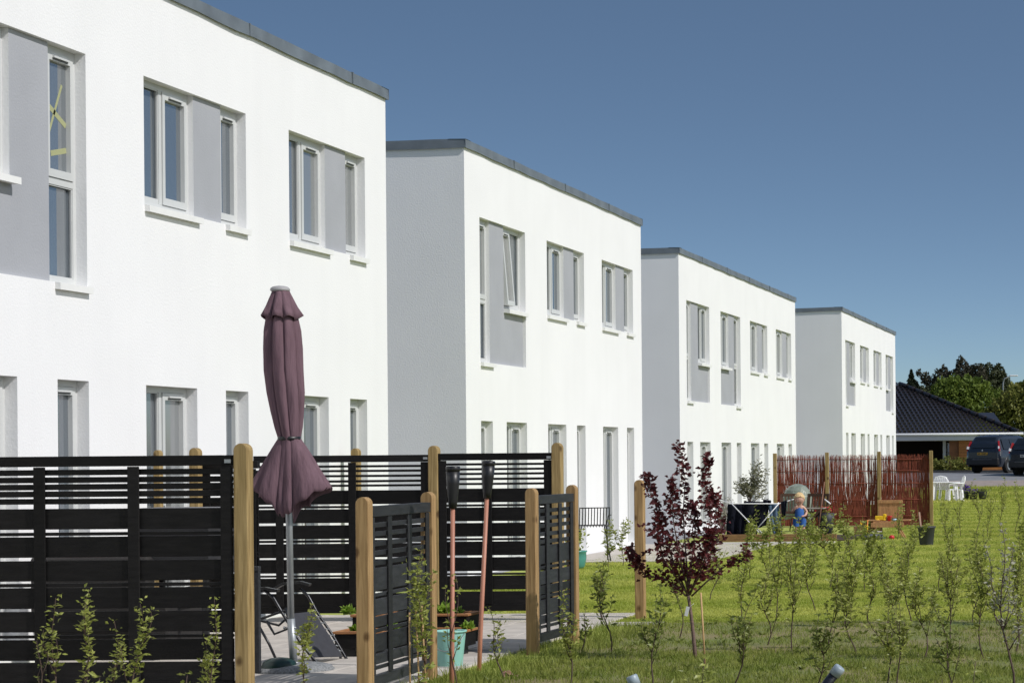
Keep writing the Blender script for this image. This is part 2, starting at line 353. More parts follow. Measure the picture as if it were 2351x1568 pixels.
# ------------------------------------------------------------------ the white houses
def window(root, ya, yb, za, zb, dep, kind, sill=True, vent=True, tape=False, tilt=False, base=False):
    """kind: 1 = one sash, 2 = fixed light + sash, 't' = tall with transom; local coords: x out of the wall"""
    fw = .055; x1 = -dep; x0 = -dep - .07
    f = MB()
    f.box(x0, x1, ya, ya + fw, za, zb); f.box(x0, x1, yb - fw, yb, za, zb)
    f.box(x0, x1, ya + fw, yb - fw, zb - fw, zb); f.box(x0, x1, ya + fw, yb - fw, za, za + fw)
    lights = []
    if kind == 2:
        ym = ya + (yb - ya) * .47
        f.box(x0, x1 + .002, ym - .03, ym + .03, za + fw, zb - fw)
        lights = [(ya + fw, ym - .03, za + fw, zb - fw, tilt), (ym + .03, yb - fw, za + fw, zb - fw, not tilt)]
    elif kind == 't':
        zm = za + (zb - za) * .43
        f.box(x0, x1 + .002, ya + fw, yb - fw, zm - .03, zm + .03)
        lights = [(ya + fw, yb - fw, za + fw, zm - .03, False), (ya + fw, yb - fw, zm + .03, zb - fw, True)]
    else:
        lights = [(ya + fw, yb - fw, za + fw, zb - fw, True)]
    wob = f.build('window', m_frame, root)
    for (a, b, c, d, op) in lights:
        if op:
            s = MB(); sw = .055; e = .004; sx0 = x0 + .01; sx1 = x1 + .014
            s.box(sx0, sx1, a + e, a + sw, c + e, d - e); s.box(sx0, sx1, b - sw, b - e, c + e, d - e)
            s.box(sx0, sx1, a + sw, b - sw, d - .075, d - e); s.box(sx0, sx1, a + sw, b - sw, c + e, c + .075)
            so = s.build('sash', m_frame, wob)
            p = MB(); p.box(x0 + .03, x0 + .042, a + sw, b - sw, c + .075, d - .075); po = p.build('pane', m_glass, wob)
            if tilt:
                for q in (so, po):
                    q.rotation_euler = (0, rad(-4.5), 0)
                    zt = d; q.location = Vector((x1, 0, zt)) - Matrix.Rotation(rad(-4.5), 3, 'Y') @ Vector((x1, 0, zt))
            if vent:
                v = MB(); yc = (a + b) / 2; hw = min(.14, (b - a) * .28)
                v.box(sx1, sx1 + .022, yc - hw, yc + hw, d - .052, d - .034); v.box(sx1, sx1 + .008, yc - hw, yc + hw, d - .066, d - .052, m=1)
                v.build('vent', [m_frame, m_vent], wob)
            if tape:
                tt = MB(); xx = x0 + .043
                def strip_t(p, q, ww):
                    p = Vector((xx, a + sw + p[0], p[1])); q = Vector((xx, a + sw + q[0], q[1])); tt.bar(p, q, .002, ww, up=(1, 0, 0).__class__((0, 0, 1)))
                wy = b - a - 2 * sw
                strip_t((.02, c + .32), (wy * .80, c + .86), .028); strip_t((.02, c + .66), (wy * .98, c + .50), .05); strip_t((wy * .25, c + .22), (wy * .99, c + .28), .05)
                tt.build('tape', m_tape, wob)
        else:
            p = MB(); p.box(x0 + .02, x0 + .032, a, b, c, d); p.build('pane', m_glass, wob)
            bd = MB(); e = .012
            bd.box(x1 - .02, x1 - .006, a, a + e, c, d); bd.box(x1 - .02, x1 - .006, b - e, b, c, d); bd.box(x1 - .02, x1 - .006, a + e, b - e, d - e, d); bd.box(x1 - .02, x1 - .006, a + e, b - e, c, c + (.05 if kind == 2 else e))
            bd.build('glazing_bead', m_frame, wob)
    if sill:
        s = MB(); i = len(s.v); o1 = .05
        y0_, y1_ = ya + .003, yb + .015
        s.v += [(x1 + .001, y0_, za + .008), (o1, y0_, za - .012), (o1, y0_, za - .072), (x1 + .001, y0_, za - .06), (x1 + .001, y1_, za + .008), (o1, y1_, za - .012), (o1, y1_, za - .072), (x1 + .001, y1_, za - .06)]
        for q in ((0,1,5,4),(1,2,6,5),(2,3,7,6),(3,0,4,7),(0,3,2,1),(4,5,6,7)): s.f.append(tuple(i + t for t in q)); s.m.append(0); s.smooth.append(False)
        s.build('sill', m_sill, wob)
    return wob

def panel(root, rects, dep):
    p = MB()
    for (ya, yb, za, zb) in rects:
        x1 = -dep; x0 = -.25
        p.quad((x1, ya, za), (x1, yb, za), (x1, yb, zb), (x1, ya, zb), 0)
        p.quad((x0, ya, za), (x1, ya, za), (x1, ya, zb), (x0, ya, zb), 1); p.quad((x1, yb, za), (x0, yb, za), (x0, yb, zb), (x1, yb, zb), 1)
        p.quad((x0, ya, zb), (x1, ya, zb), (x1, yb, zb), (x0, yb, zb), 1); p.quad((x0, yb, za), (x1, yb, za), (x1, ya, za), (x0, ya, za), 1)
        p.quad((x0, yb, za), (x0, ya, za), (x0, ya, zb), (x0, yb, zb), 1)
    return p.build('grey_panel', [m_grey, m_render], root)

def house(label, X, y0, y1, ztop, upT, sillz, tallB, lowT, mods, w, depth=8.0, seed=1):
    rnd = random.Random(seed)
    root = thing('row_house', label, 'house', (X, y0, 0), 0, 'white flat-roofed row houses')
    holes = []; WD = .10; PD = .045
    for n_mod, (my, typ) in enumerate(mods):
        m0 = my - y0
        if typ == 'P':
            holes.append((m0, m0 + w, sillz, upT))
            a, b = m0 + .50 * w, m0 + .775 * w
            window(root, m0, a, sillz + .005, upT, WD, 2); panel(root, [(a, b, sillz + .004, upT - .001)], PD); window(root, b, m0 + w, sillz + .005, upT, WD, 1)
            low = [(m0, m0 + .475 * w, 2), (m0 + .765 * w, m0 + w * 1.005, 1)]
        elif typ == 'TL':
            holes.append((m0, m0 + w, tallB, upT))
            a, b = m0 + .26 * w, m0 + .565 * w
            window(root, m0, a, tallB + .005, upT, WD, 't'); panel(root, [(a, b, tallB + .004, upT - .001), (b, m0 + w - .001, tallB + .004, sillz - .05)], PD)
            window(root, b + .001, m0 + w, sillz - .05, upT, WD, 2, tilt=(seed == 2))
            low = [(m0, m0 + .245 * w, 1), (m0 + .545 * w, m0 + w * 1.01, 2)]
        else:
            holes.append((m0, m0 + w, tallB, upT))
            a, b = m0 + .47 * w, m0 + .75 * w
            window(root, m0, a - .001, sillz - .03, upT, WD, 2); panel(root, [(a, b, tallB + .004, upT - .001), (m0 + .001, a, tallB + .004, sillz - .03)], PD)
            window(root, b, m0 + w, tallB + .005, upT, WD, 't', tape=(seed == 1 and n_mod == 1))
            low = [(m0, m0 + .475 * w, 2), (m0 + .765 * w, m0 + w * 1.005, 1)]
        for (a, b, kk) in low:
            holes.append((a, b, .10, lowT)); window(root, a, b, .105, lowT, .11, kk, sill=False)
    L = y1 - y0; zw = ztop - .03
    ys = sorted({0, L} | {h[0] for h in holes} | {h[1] for h in holes}); zs = sorted({0, zw} | {h[2] for h in holes} | {h[3] for h in holes})
    mb = MB()
    ins = lambda y, z: any(h[0] < y < h[1] and h[2] < z < h[3] for h in holes)
    for a, b in zip(ys[:-1], ys[1:]):
        for c, d in zip(zs[:-1], zs[1:]):
            if not ins((a + b) / 2, (c + d) / 2): mb.quad((0, a, c), (0, b, c), (0, b, d), (0, a, d))
    for (a, b, c, d) in holes:
        t = -.26
        mb.quad((0, a, c), (0, a, d), (t, a, d), (t, a, c)); mb.quad((0, b, d), (0, b, c), (t, b, c), (t, b, d))
        mb.quad((0, a, d), (0, b, d), (t, b, d), (t, a, d)); mb.quad((0, b, c), (0, a, c), (t, a, c), (t, b, c)); mb.quad((t, a, c), (t, a, d), (t, b, d), (t, b, c))
    dz = depth * .025
    mb.quad((-depth, 0, 0), (0, 0, 0), (0, 0, zw), (-depth, 0, zw - dz)); mb.quad((0, L, 0), (-depth, L, 0), (-depth, L, zw - dz), (0, L, zw))
    mb.quad((-depth, L, 0), (-depth, 0, 0), (-depth, 0, zw - dz), (-depth, L, zw - dz))
    mb.build('wall', m_render, root)
    rf = MB(); rf.quad((-.02, .02, zw - .06), (-.02, L - .02, zw - .06), (-depth, L - .02, zw - dz - .06), (-depth, .02, zw - dz - .06)); rf.build('roof', m_roof, root)
    # zinc coping: slightly buckled sheet lengths
    ch = .13
    def cop(pts, name='coping'):
        c = MB()
        for (p, q, nrm) in pts:
            p, q, nrm = Vector(p), Vector(q), Vector(nrm); n = max(2, int((q - p).length / .45)); prev = None
            for k in range(n + 1):
                t = k / n; b = p.lerp(q, t); j = 0.0 if k in (0, n) else rnd.uniform(-.004, .006); jb = 0.0 if k in (0, n) else rnd.uniform(-.007, .009); jt = 0.0 if k in (0, n) else rnd.uniform(-.004, .006)
                ring = [b + nrm * (-.22) + Vector((0, 0, 0)), b + nrm * (.028 + j) + Vector((0, 0, jt)), b + nrm * (.036 + j) + Vector((0, 0, -ch + jb)), b + nrm * (.004) + Vector((0, 0, -ch + jb + .006))]
                if prev:
                    for s_ in range(3): c.quad(prev[s_], ring[s_], ring[s_ + 1], prev[s_ + 1])
                prev = ring
        return c.build(name, m_zinc, root)
    o = .036
    cop([((0, -o, ztop), (0, L + o, ztop), (1, 0, 0))])
    cop([((-depth, 0, ztop - dz), (o, 0, ztop + .001), (0, -1, 0))]); cop([((o, L, ztop + .001), (-depth, L, ztop - dz), (0, 1, 0))])
    # joints of the sheet lengths
    for yj in np.arange(2.4, L, 3.0):
        j = MB(); j.box(.03, .047, yj - .012, yj + .012, ztop - ch + .004, ztop + .004); j.box(-.2, .03, yj - .012, yj + .012, ztop + .001, ztop + .006); j.build('coping_joint', m_zinc, root)
    return root
house('nearest white house, cut off by the left edge of the picture', -9.72, 9.0, 27.62, 6.43, 5.46, 4.22, 3.34, 2.48, [(14.0, 'P'), (17.5, 'TR'), (21.0, 'P'), (24.52, 'P')], 2.36, seed=1)
house('second white house in the row, three upper windows and a tilted-open sash', -10.15, 32.12, 43.16, 6.45, 5.38, 4.14, 3.20, 2.31, [(32.83, 'TL'), (36.46, 'P'), (40.09, 'P')], 2.38, seed=2)
house('third white house in the row, with two tall grey-panelled windows side by side', -10.65, 48.87, 64.71, 6.43, 5.31, 3.99, 3.02, 2.08, [(49.65, 'TL'), (53.56, 'TR'), (57.46, 'P'), (61.4, 'P')], 2.56, seed=3)
house('farthest white house in the row, beside the dark tiled roof', -9.9, 69.1, 83.38, 6.44, 5.44, 4.22, 3.36, 2.46, [(69.9, 'TL'), (73.4, 'P'), (76.9, 'P'), (80.39, 'TR')], 2.26, seed=4)

# ------------------------------------------------------------------ fences
def post_mesh(h, wdt=.1, seed=0):
    mb = MB(); r = wdt / 2; n = 8
    prof = [(-r, 0)] + [(-r * math.cos(math.pi * k / n), h - r + r * math.sin(math.pi * k / n)) for k in range(n + 1)] + [(r, 0)]
    c = .008
    y0, y1 = -r, r
    front = [(x * (1 - c / r), y0, z) for x, z in prof]; f2 = [(x, y0 + c, z) for x, z in prof]; b2 = [(x, y1 - c, z) for x, z in prof]; back = [(x * (1 - c / r), y1, z) for x, z in prof]
    i = len(mb.v); mb.v += front + f2 + b2 + back; L = len(prof)
    mb.f.append(tuple(range(L))[::-1]); mb.m.append(0); mb.smooth.append(False)
    mb.f.append(tuple(range(3 * L, 4 * L))); mb.m.append(0); mb.smooth.append(False)
    for a in range(3):
        for k in range(L - 1):
            mb.f.append((a * L + k, a * L + k + 1, (a + 1) * L + k + 1, (a + 1) * L + k)); mb.m.append(0); mb.smooth.append(False)
    return mb
PAT_H = 1.757
THIN = [(.109, .135), (.164, .19), (.218, .244), (.273, .30), (.328, .353), (.565, .59), (.942, .968), (1.332, 1.354)]
WIDE = [(.392, .546), (.602, .755), (.775, .927), (.982, 1.137), (1.157, 1.310), (1.366, 1.520), (1.539, 1.690)]
SHORT_THIN = [(.12, .155), (.19, .225), (.26, .295), (.33, .365), (.40, .435), (.64, .665), (.90, .925), (1.17, 1.195)]
SHORT_WIDE = [(.455, .62), (.68, .80), (.81, .885), (.94, 1.07), (1.08, 1.155)]
def fence_boards(root, u0, u1, ztop, stiles, m, thin=THIN, wide=WIDE, H=PAT_H, front=-.022, axis='x', k=1.0):
    """boards between u0..u1 along local x (axis x) or local y; y<0 / x>0 is the near face"""
    def bx(name, a, b, t0, t1, za, zb, bev=.003):
        mb = MB()
        if axis == 'x': mb.box(a, b, t0, t1, za, zb, bev=bev)
        else: mb.box(-t1, -t0, a, b, za, zb, bev=bev)
        o = mb.build(name, m, root)
        if name in ('slat', 'board'):
            o.location.z = random.uniform(-.0025, .0025); t_ = random.uniform(-.0016, .0016)
            o.rotation_euler = (0, t_, 0) if axis == 'x' else (t_, 0, 0)
        return o
    bx('top_rail', u0, u1, -.034, .034, ztop - .077 * k, ztop)
    bx('bottom_rail', u0, u1, -.02, .02, ztop - H * k, ztop - (H - .075) * k)
    for q, (a, b) in enumerate(thin):
        j = random.uniform(-.003, .003)
        bx('slat', u0 + .002, u1 - .002, -.012 + j, .012 + j, ztop - b * k, ztop - a * k, .002)
    for q, (a, b) in enumerate(wide):
        j = random.uniform(-.004, .004)
        bx('board', u0 + .002, u1 - .002, -.011 + j, .011 + j, ztop - b * k, ztop - a * k)
    for s in stiles:
        bx('stile', s, s + .082, -.030, -.016, ztop - (H - .08) * k, ztop - .08 * k)
def post(root, x, y, h, wdt=.1, m=None, rz=0.0):
    return post_mesh(h, wdt).build('post', m or m_pine, root, (x, y, 0), rz)

# near left fence A (crosses the picture at 16.3 m)
pA = at(535, 1043, 15.5)
A = thing('garden_fence', 'tall black slatted fence at lower left, with timber end post', 'fence', (pA.x, 15.5, 0), 0, 'tall black slatted garden fences')
fence_boards(A, -2.25, -.003, 1.786, [-.082, -.742, -1.41, -2.08], m_fence, k=.953, thin=[(a_ - .010, b_ + .007) for a_, b_ in THIN[:5]] + THIN[5:])
post(A, .068, .01, 1.868, .103); post(A, -2.31, .01, 1.86)
mb = MB(); mb.box(-.045, -.001, -.042, -.036, 1.73, 1.756); mb.build('bracket', m_steel, A)
# fence B behind (24.4 m)
pB = at(985, 1041, 23.2)
B = thing('garden_fence', 'tall black slatted fence behind the folded parasol and torches', 'fence', (pB.x, 23.2, 0), 0, 'tall black slatted garden fences')
s = 23.2 / 5000
fence_boards(B, -1.86, -.003, 1.79, [-.082, -.855, -1.63], m_fence, k=.955)
fence_boards(B, .105, (1268 - 985) * s - .003, 1.80, [.108, .59, (1256 - 985) * s - .03], m_fence, k=.955)
post(B, .052, .01, 1.885, .105); post(B, (1268 - 985) * s + .052, .01, 1.905, .105)
for xb in (-.05, (1268 - 985) * s - .05):
    mb = MB(); mb.box(xb, xb + .045, -.042, -.036, 1.74, 1.765); mb.build('bracket', m_steel, B)
# posts of fences further behind
for (px, py, d, lab) in ((449, 1028, 21.3, 'round-topped post rising behind the left fence, nearer its timber end post'), (363, 1033, 20.6, 'thinner round-topped post behind the left fence, left of its twin'), (817, 1029, 26.0, 'round-topped post just behind the fence right of the folded parasol')):
    q = at(px, py, d); o = tag(post_mesh(q.z, (.095 if px != 363 else .068)).build('fence_post', m_pine, None, (q.x, d, 0)), lab, 'post', 'lone posts behind the fences')
# short side panels C and D (run along the plot line)
def short_panel(label, x0, y0, x1, y1, zt, zp, stl):
    L = math.hypot(x1 - x0, y1 - y0); rz = -math.atan2(x1 - x0, y1 - y0)
    r = thing('side_panel', label, 'fence panel', (x0, y0, 0), rz, 'short slatted side panels between timber posts')
    post(r, 0, 0, zp, .096, m_pine2, -rz); post(r, 0, L, zp + .01, .096, m_pine2, -rz)
    fence_boards(r, .055, L - .055, zt, stl, m_fence_g, SHORT_THIN, SHORT_WIDE, 1.31, axis='y')
    return r
C = short_panel('short dark grey slatted panel right of the folded parasol', -5.71, 15.72, -5.75, 17.23, 1.405, 1.475, [.06, .45, .92, 1.36])
D = short_panel('short dark grey slatted panel on the right, at the end of the paving', -5.53, 19.32, -5.49, 20.51, 1.41, 1.48, [.06, .33, .70, 1.05])
e = gnd(1471, 1421)
tag(post_mesh(1.50, .1).build('fence_post', m_pine2, None, (e.x, e.y, 0)), 'lone round-topped timber post behind the purple-leaved tree', 'post')
# low gate end seen beside the near timber post
g0 = at(586, 1310, 17.4)
G = thing('low_gate', 'low dark gate end right beside the tall timber post of the left fence', 'gate', (g0.x, 17.4, 0))
for nm, bxs in (('gate_frame', [(-.035, .035, -.02, .02, .05, 0.86)]), ('top_rail', [(-.05, .036, -.024, .024, .861, .90)]), ('brace', [(-.05, -.036, -.012, .012, .1, .86)])):
    mb = MB()
    for b in bxs: mb.box(*b, bev=.003)
    mb.build(nm, m_fence_g, G)
# a further black fence panel half hidden behind the left fence
q = at(449, 1040, 21.42)
FB = thing('garden_fence', 'black slatted fence glimpsed through the gaps of the left fence', 'fence', (q.x, 21.42, 0), 0, 'tall black slatted garden fences')
fence_boards(FB, .06, .62, 1.74, [.07, .52], m_fence, k=.955)

# ------------------------------------------------------------------ plants
def sapling(label, base, top, spread, nleaf, seed, leafm, L=.055, shoots=4, name='hedge_sapling', cat='sapling', group='hedge saplings planted in rows', bare=.3, r0=.007, two=False, bend=1.0):
    rd = random.Random(seed); base, top = Vector(base), Vector(top); H = (top - base).length
    root = thing(name, label, cat, base, 0, group)
    stem = MB(); lv = MB(); tip = top - base; paths = []
    def wob(a, b, n, amp):
        pts = []; ph = rd.uniform(0, 6); ph2 = rd.uniform(0, 6)
        for k in range(n + 1):
            t = k / n; e = math.sin(math.pi * t) * amp * bend
            pts.append(a.lerp(b, t) + Vector((math.sin(ph + t * 5) * e, math.sin(ph2 + t * 4) * e, 0)))
        return pts
    main = wob(Vector((0, 0, 0)), tip, 8, .05 * H); paths.append((main, bare))
    stem.tube([Vector((0, 0, -.05))] + main, [r0 * 1.15] + [max(.0018, r0 * (1 - .8 * k / 8)) for k in range(9)], 5)
    for k in range(shoots):
        t = rd.uniform(.22, .72); p = main[int(t * 8)]; ang = rd.uniform(0, 6.283); ln = H * rd.uniform(.22, .5) * (1.1 - t * .5)
        side = Vector((math.cos(ang), math.sin(ang) * .8, 0)) * spread * rd.uniform(.5, 1.0)
        e = p + side + Vector((0, 0, ln)); e.z = min(e.z, H * rd.uniform(.86, 1.0))
        mid = p.lerp(e, .4) + side * .25; pp = [p, mid, mid.lerp(e, .5) + Vector((rd.uniform(-.02, .02), rd.uniform(-.02, .02), 0)), e]
        stem.tube(pp, [r0 * .55, r0 * .42, r0 * .3, .0015], 4); paths.append((pp, .12))
    lens = [sum((p[k + 1] - p[k]).length for k in range(len(p) - 1)) for p, _ in paths]; tot = sum(lens)
    for (p, b0), ln in zip(paths, lens):
        n = max(6, int(nleaf * ln / tot))
        for k in range(n):
            t = b0 + (1 - b0) * (rd.random() ** .8); mcl = max(3, int(ln / .055)); t = min(1.0, max(0.0, round(t * mcl) / mcl + rd.gauss(0, .09 / mcl))); x = t * (len(p) - 1); i = min(int(x), len(p) - 2); pos = p[i].lerp(p[i + 1], x - i)
            a = rd.uniform(0, 6.283); el = rd.uniform(-.1, .9); d = Vector((math.cos(a) * math.cos(el), math.sin(a) * math.cos(el), math.sin(el)))
            l = L * rd.uniform(.55, 1.15) * (1.05 - .35 * t); off = Vector((rd.gauss(0, 1), rd.gauss(0, 1), rd.gauss(0, .6))) * .016
            lv.leaf(pos + off, d, l, l * rd.uniform(.34, .52), 0, rd)
    stem.build('stem', m_bark, root); lv.build('leaves', leafm, root)
    return root
def top_of(base, px, py): return at(px, py, base.y)
NTH = ['leftmost', 'second from the left', 'third from the left', 'fourth from the left', 'fifth from the left', 'sixth from the left', 'seventh from the left', 'eighth from the left', 'ninth from the left', 'tenth from the left', 'eleventh from the left', 'twelfth from the left', 'thirteenth from the left', 'fourteenth from the left', 'fifteenth from the left', 'sixteenth from the left']
# rows on the lawn: (base x, base y, top x, top y, spread, leaves, dark?)
ROWS = {
 'nearest row on the lawn': [(1500, 1590, 1515, 1345, .10, 130, 1), (1680, 1585, 1742, 1340, .12, 150, 1), (1878, 1590, 1880, 1412, .13, 170, 1), (2045, 1590, 1988, 1395, .10, 130, 0), (2060, 1600, 2058, 1380, .09, 110, 0), (2198, 1595, 2138, 1378, .12, 170, 1)],
 'second row on the lawn': [(1403, 1502, 1385, 1292, .13, 150, 2), (1560, 1467, 1562, 1318, .08, 70, 0), (1818, 1494, 1805, 1235, .11, 210, 0), (1968, 1505, 1935, 1335, .10, 170, 0), (2122, 1515, 2112, 1302, .15, 280, 0), (2258, 1512, 2222, 1258, .12, 280, 0), (1762, 1482, 1778, 1275, .09, 150, 0), (1902, 1490, 1926, 1300, .09, 150, 0), (2035, 1500, 2048, 1290, .10, 170, 0), (2185, 1490, 2162, 1270, .10, 180, 0), (2332, 1498, 2346, 1275, .11, 190, 0)],
 'third row on the lawn': [(1385, 1425, 1372, 1290, .07, 60, 2), (1630, 1378, 1645, 1240, .12, 130, 0), (1703, 1428, 1712, 1255, .13, 180, 0), (1872, 1402, 1852, 1222, .14, 240, 0), (1935, 1440, 1948, 1245, .12, 240, 0), (2040, 1440, 2032, 1290, .09, 120, 0), (2172, 1437, 2196, 1252, .17, 260, 0), (2290, 1435, 2300, 1300, .14, 170, 0), (1782, 1420, 1770, 1225, .10, 170, 0), (1992, 1430, 1985, 1245, .10, 180, 0), (2094, 1430, 2075, 1235, .11, 190, 0), (2232, 1430, 2246, 1225, .12, 200, 0), (2345, 1432, 2338, 1230, .12, 190, 0)],
 'fourth row on the lawn': [(1430, 1300, 1442, 1188, .18, 150, 0), (1395, 1300, 1402, 1195, .12, 110, 0), (1722, 1330, 1735, 1165, .16, 230, 0), (1765, 1335, 1760, 1180, .15, 240, 0), (1792, 1330, 1790, 1172, .12, 200, 0), (1836, 1345, 1832, 1192, .15, 230, 0), (1862, 1330, 1862, 1180, .14, 200, 0), (1905, 1350, 1900, 1165, .20, 290, 0), (1938, 1345, 1936, 1160, .17, 250, 0), (1985, 1355, 1988, 1200, .16, 260, 0), (2030, 1350, 2024, 1232, .14, 190, 0), (2090, 1360, 2096, 1175, .20, 310, 0), (2156, 1362, 2162, 1150, .15, 180, 0), (2262, 1352, 2272, 1195, .14, 200, 0), (2345, 1352, 2352, 1180, .14, 200, 0)],
 'farthest row on the lawn': [(2060, 1240, 2066, 1150, .16, 110, 0), (2172, 1235, 2176, 1142, .14, 90, 0), (2205, 1232, 2210, 1130, .12, 90, 0), (2240, 1228, 2236, 1098, .12, 110, 0), (2268, 1235, 2272, 1120, .14, 100, 0), (2298, 1225, 2306, 1094, .12, 110, 0), (2330, 1230, 2334, 1100, .14, 110, 0)],
}
sd_ = 100
for row, lst in ROWS.items():
    lst = sorted(lst)
    for k, (bx_, by_, tx_, ty_, sp, nl, dk) in enumerate(lst):
        b = gnd(bx_, by_); sd_ += 1
        lm = (m_leafg, m_leafd, m_leafpale if k == 99 else m_leafd)[dk]
        far = b.y > 28
        sapling('thin leafy hedge sapling, %s in the %s' % (NTH[k], row), b, top_of(b, tx_, ty_), sp * .95, int(nl * (1.3 if far else 1.25)), sd_, lm, .070 if not far else .085, shoots=(4 + sd_ % 4) if not far else 7, bare=.22 + .03 * (sd_ % 4) if not far else .12, bend=.8 + .35 * (sd_ % 5), group='saplings of the ' + row)
b = gnd(2330, 1590); sapling('tall sapling with pale whitish leaves at the right edge', b, top_of(b, 2300, 1205), .12, 420, 301, m_leafpale, .05, shoots=7, r0=.010, group=None)
# saplings close to the fences
for (bx_, by_, tx_, ty_, sp, nl, L, lab, lm, d) in (
  (165, None, 205, 1352, .16, 170, .06, 'two-shoot leafy sapling in front of the left black fence', m_leafg, 14.4),
  (118, None, 128, 1372, .10, 110, .06, 'slim sapling leaning left in front of the left black fence', m_leafg, 14.5),
  (318, None, 322, 1385, .11, 230, .06, 'bushier sapling before the middle stile of the left fence', m_leafg, 14.4),
  (270, None, 262, 1425, .06, 80, .055, 'small sapling left of the bushier one before the fence', m_leafg, 14.5),
  (490, None, 492, 1375, .06, 190, .055, 'narrow leafy sapling just left of the tall timber end post', m_leafg, 14.6),
  (85, None, 84, 1470, .04, 40, .03, 'thin weed stalk in front of the left black fence', m_leafd, 14.0),
  (700, None, 714, 1385, .07, 210, .055, 'leafy sapling in front of the parasol pole', m_leafg, 15.6),
  (1310, 1575, 1296, 1360, .10, 220, .055, 'sapling growing close before the right short grey panel', m_leafg, None),
  (1158, 1560, 1122, 1392, .07, 80, .055, 'small drooping sapling right of the leaning torch', m_leafg, None),
  (1335, 1500, 1346, 1395, .06, 70, .05, 'little sapling at the foot of the right panel end post', m_leafd, None),
  (1050, None, 1046, 1320, .07, 60, .055, 'sapling with few leaves crossing the left torch pole', m_leafg, 16.4)):
    b = gnd(bx_, by_) if by_ else Vector((at(bx_, 1560, d).x, d, 0))
    sd_ += 1; sapling(lab, b, top_of(b, tx_, ty_), sp, int(nl * 1.2), sd_, lm, L, shoots=3, group=None, bare=.25)
for (px, w_, lab) in ((225, .12, 'leaf tuft at the bottom edge, left of centre of the fence'), (425, .16, 'leaf tuft at the bottom edge near the timber end post'), (1612, .16, 'out-of-focus leafy tip at the bottom edge below the purple tree'), (2235, .22, 'out-of-focus leafy tuft at the bottom edge on the right')):
    d = 9.5; b = Vector((at(px, 1560, d).x, d, 0)); sd_ += 1
    sapling(lab, b, at(px + 5, 1512 if px > 1000 else 1550, d), w_, 170, sd_, m_leafg, .06, shoots=6, group=None, bare=.45)
# climber on canes by the left short panel
b = Vector((at(962, 1560, 15.3).x, 15.3, 0))
cl = sapling('climbing plant tied to bamboo canes beside the short left panel', b, top_of(b, 966, 1262), .13, 620, 55, m_leafg, .06, shoots=9, group=None, bare=.1, name='climbing_plant', cat='plant')
for (dx, px, py) in ((-.07, 940, 1405), (.0, 955, 1392), (.05, 968, 1390)):
    t = at(px, py, 15.3) - b; mb = MB(); mb.tube([(dx, .02, -.05), (t.x, .0, t.z)], .006, 6); mb.build('cane', m_cane, cl)

# purple-leaved young tree
b = gnd(1597, 1512); d = b.y
pt = thing('purple_tree', 'young tree with dark purple leaves on the lawn', 'tree', b)
T = lambda px, py, dy=0.0: at(px, py, d + dy) - b
tr = MB(); fork = T(1583, 1385)
tr.tube([(0, 0, -.05), T(1594, 1480), T(1589, 1430), fork, T(1580, 1365)], [.019, .017, .015, .014, .012], 8)
tr.build('trunk', m_barkp, pt)
br = MB(); lv = MB(); rd = random.Random(5)
limbs = [([(1580, 1365, 0), (1576, 1290, 0), (1566, 1180, .05), (1572, 1100, .05), (1556, 1014, 0)], 230), ([(1584, 1365, 0), (1612, 1290, -.1), (1640, 1180, -.08), (1622, 1110, -.05), (1630, 1048, 0)], 230),
         ([(1578, 1365, 0), (1545, 1290, .1), (1510, 1200, .1), (1482, 1130, .1), (1470, 1088, .1)], 240), ([(1580, 1360, 0), (1560, 1280, -.15), (1540, 1190, -.2), (1538, 1140, -.2), (1538, 1098, -.15)], 200),
         ([(1584, 1360, 0), (1620, 1300, .15), (1665, 1215, .2), (1650, 1160, .15), (1640, 1130, .15)], 190), ([(1576, 1368, 0), (1530, 1330, -.1), (1480, 1320, -.1), (1450, 1290, -.15), (1440, 1255, -.15)], 190),
         ([(1588, 1368, 0), (1640, 1320, 0), (1680, 1290, .05), (1712, 1285, .05), (1732, 1270, .05)], 80), ([(1580, 1366, 0), (1590, 1270, .2), (1600, 1200, .25), (1590, 1150, .25)], 170), ([(1580, 1366, 0), (1520, 1280, -.2), (1500, 1230, -.25), (1505, 1180, -.2)], 190),
         ([(1584, 1364, 0), (1610, 1310, -.2), (1630, 1250, -.25), (1640, 1220, -.25)], 170)]
for pts, n in limbs:
    pts = [(1583 + (q[0] - 1583) * (.88 if q[1] < 1250 else .97), q[1], q[2] * .8) for q in pts]; pp = [T(*q) for q in pts]; br.tube(pp, [.009, .007, .005, .0035, .002][:len(pp)] if len(pp) == 5 else [.008, .006, .004, .002], 6)
    for k in range(int(n * 1.15)):
        t = .10 + .90 * rd.random() ** .85; x = t * (len(pp) - 1); i = min(int(x), len(pp) - 2); pos = pp[i].lerp(pp[i + 1], x - i)
        sp = .030 * (1.3 - .75 * t); a = rd.uniform(0, 6.283); el = rd.uniform(-.5, 1.0); dd = Vector((math.cos(a) * math.cos(el), math.sin(a) * math.cos(el), math.sin(el)))
        l = rd.uniform(.036, .066); lv.leaf(pos + Vector((rd.gauss(0, sp), rd.gauss(0, sp), rd.gauss(0, sp * .8))), dd, l, l * .62, 0, rd)
    for k in range(3):
        p = pp[min(len(pp) - 2, 1 + k % 3)]; e = p + Vector((rd.uniform(-.14, .14), rd.uniform(-.14, .14), rd.uniform(.05, .16))); br.tube([p, e], [.003, .0012], 4)
        for j in range(9):
            a = rd.uniform(0, 6.283); el = rd.uniform(-.4, .9); l = rd.uniform(.03, .05)
            lv.leaf(p.lerp(e, rd.uniform(.2, 1.05)) + Vector((rd.gauss(0, .012), rd.gauss(0, .012), rd.gauss(0, .012))), (math.cos(a), math.sin(a), math.tan(el)), l, l * .6, 0, rd)
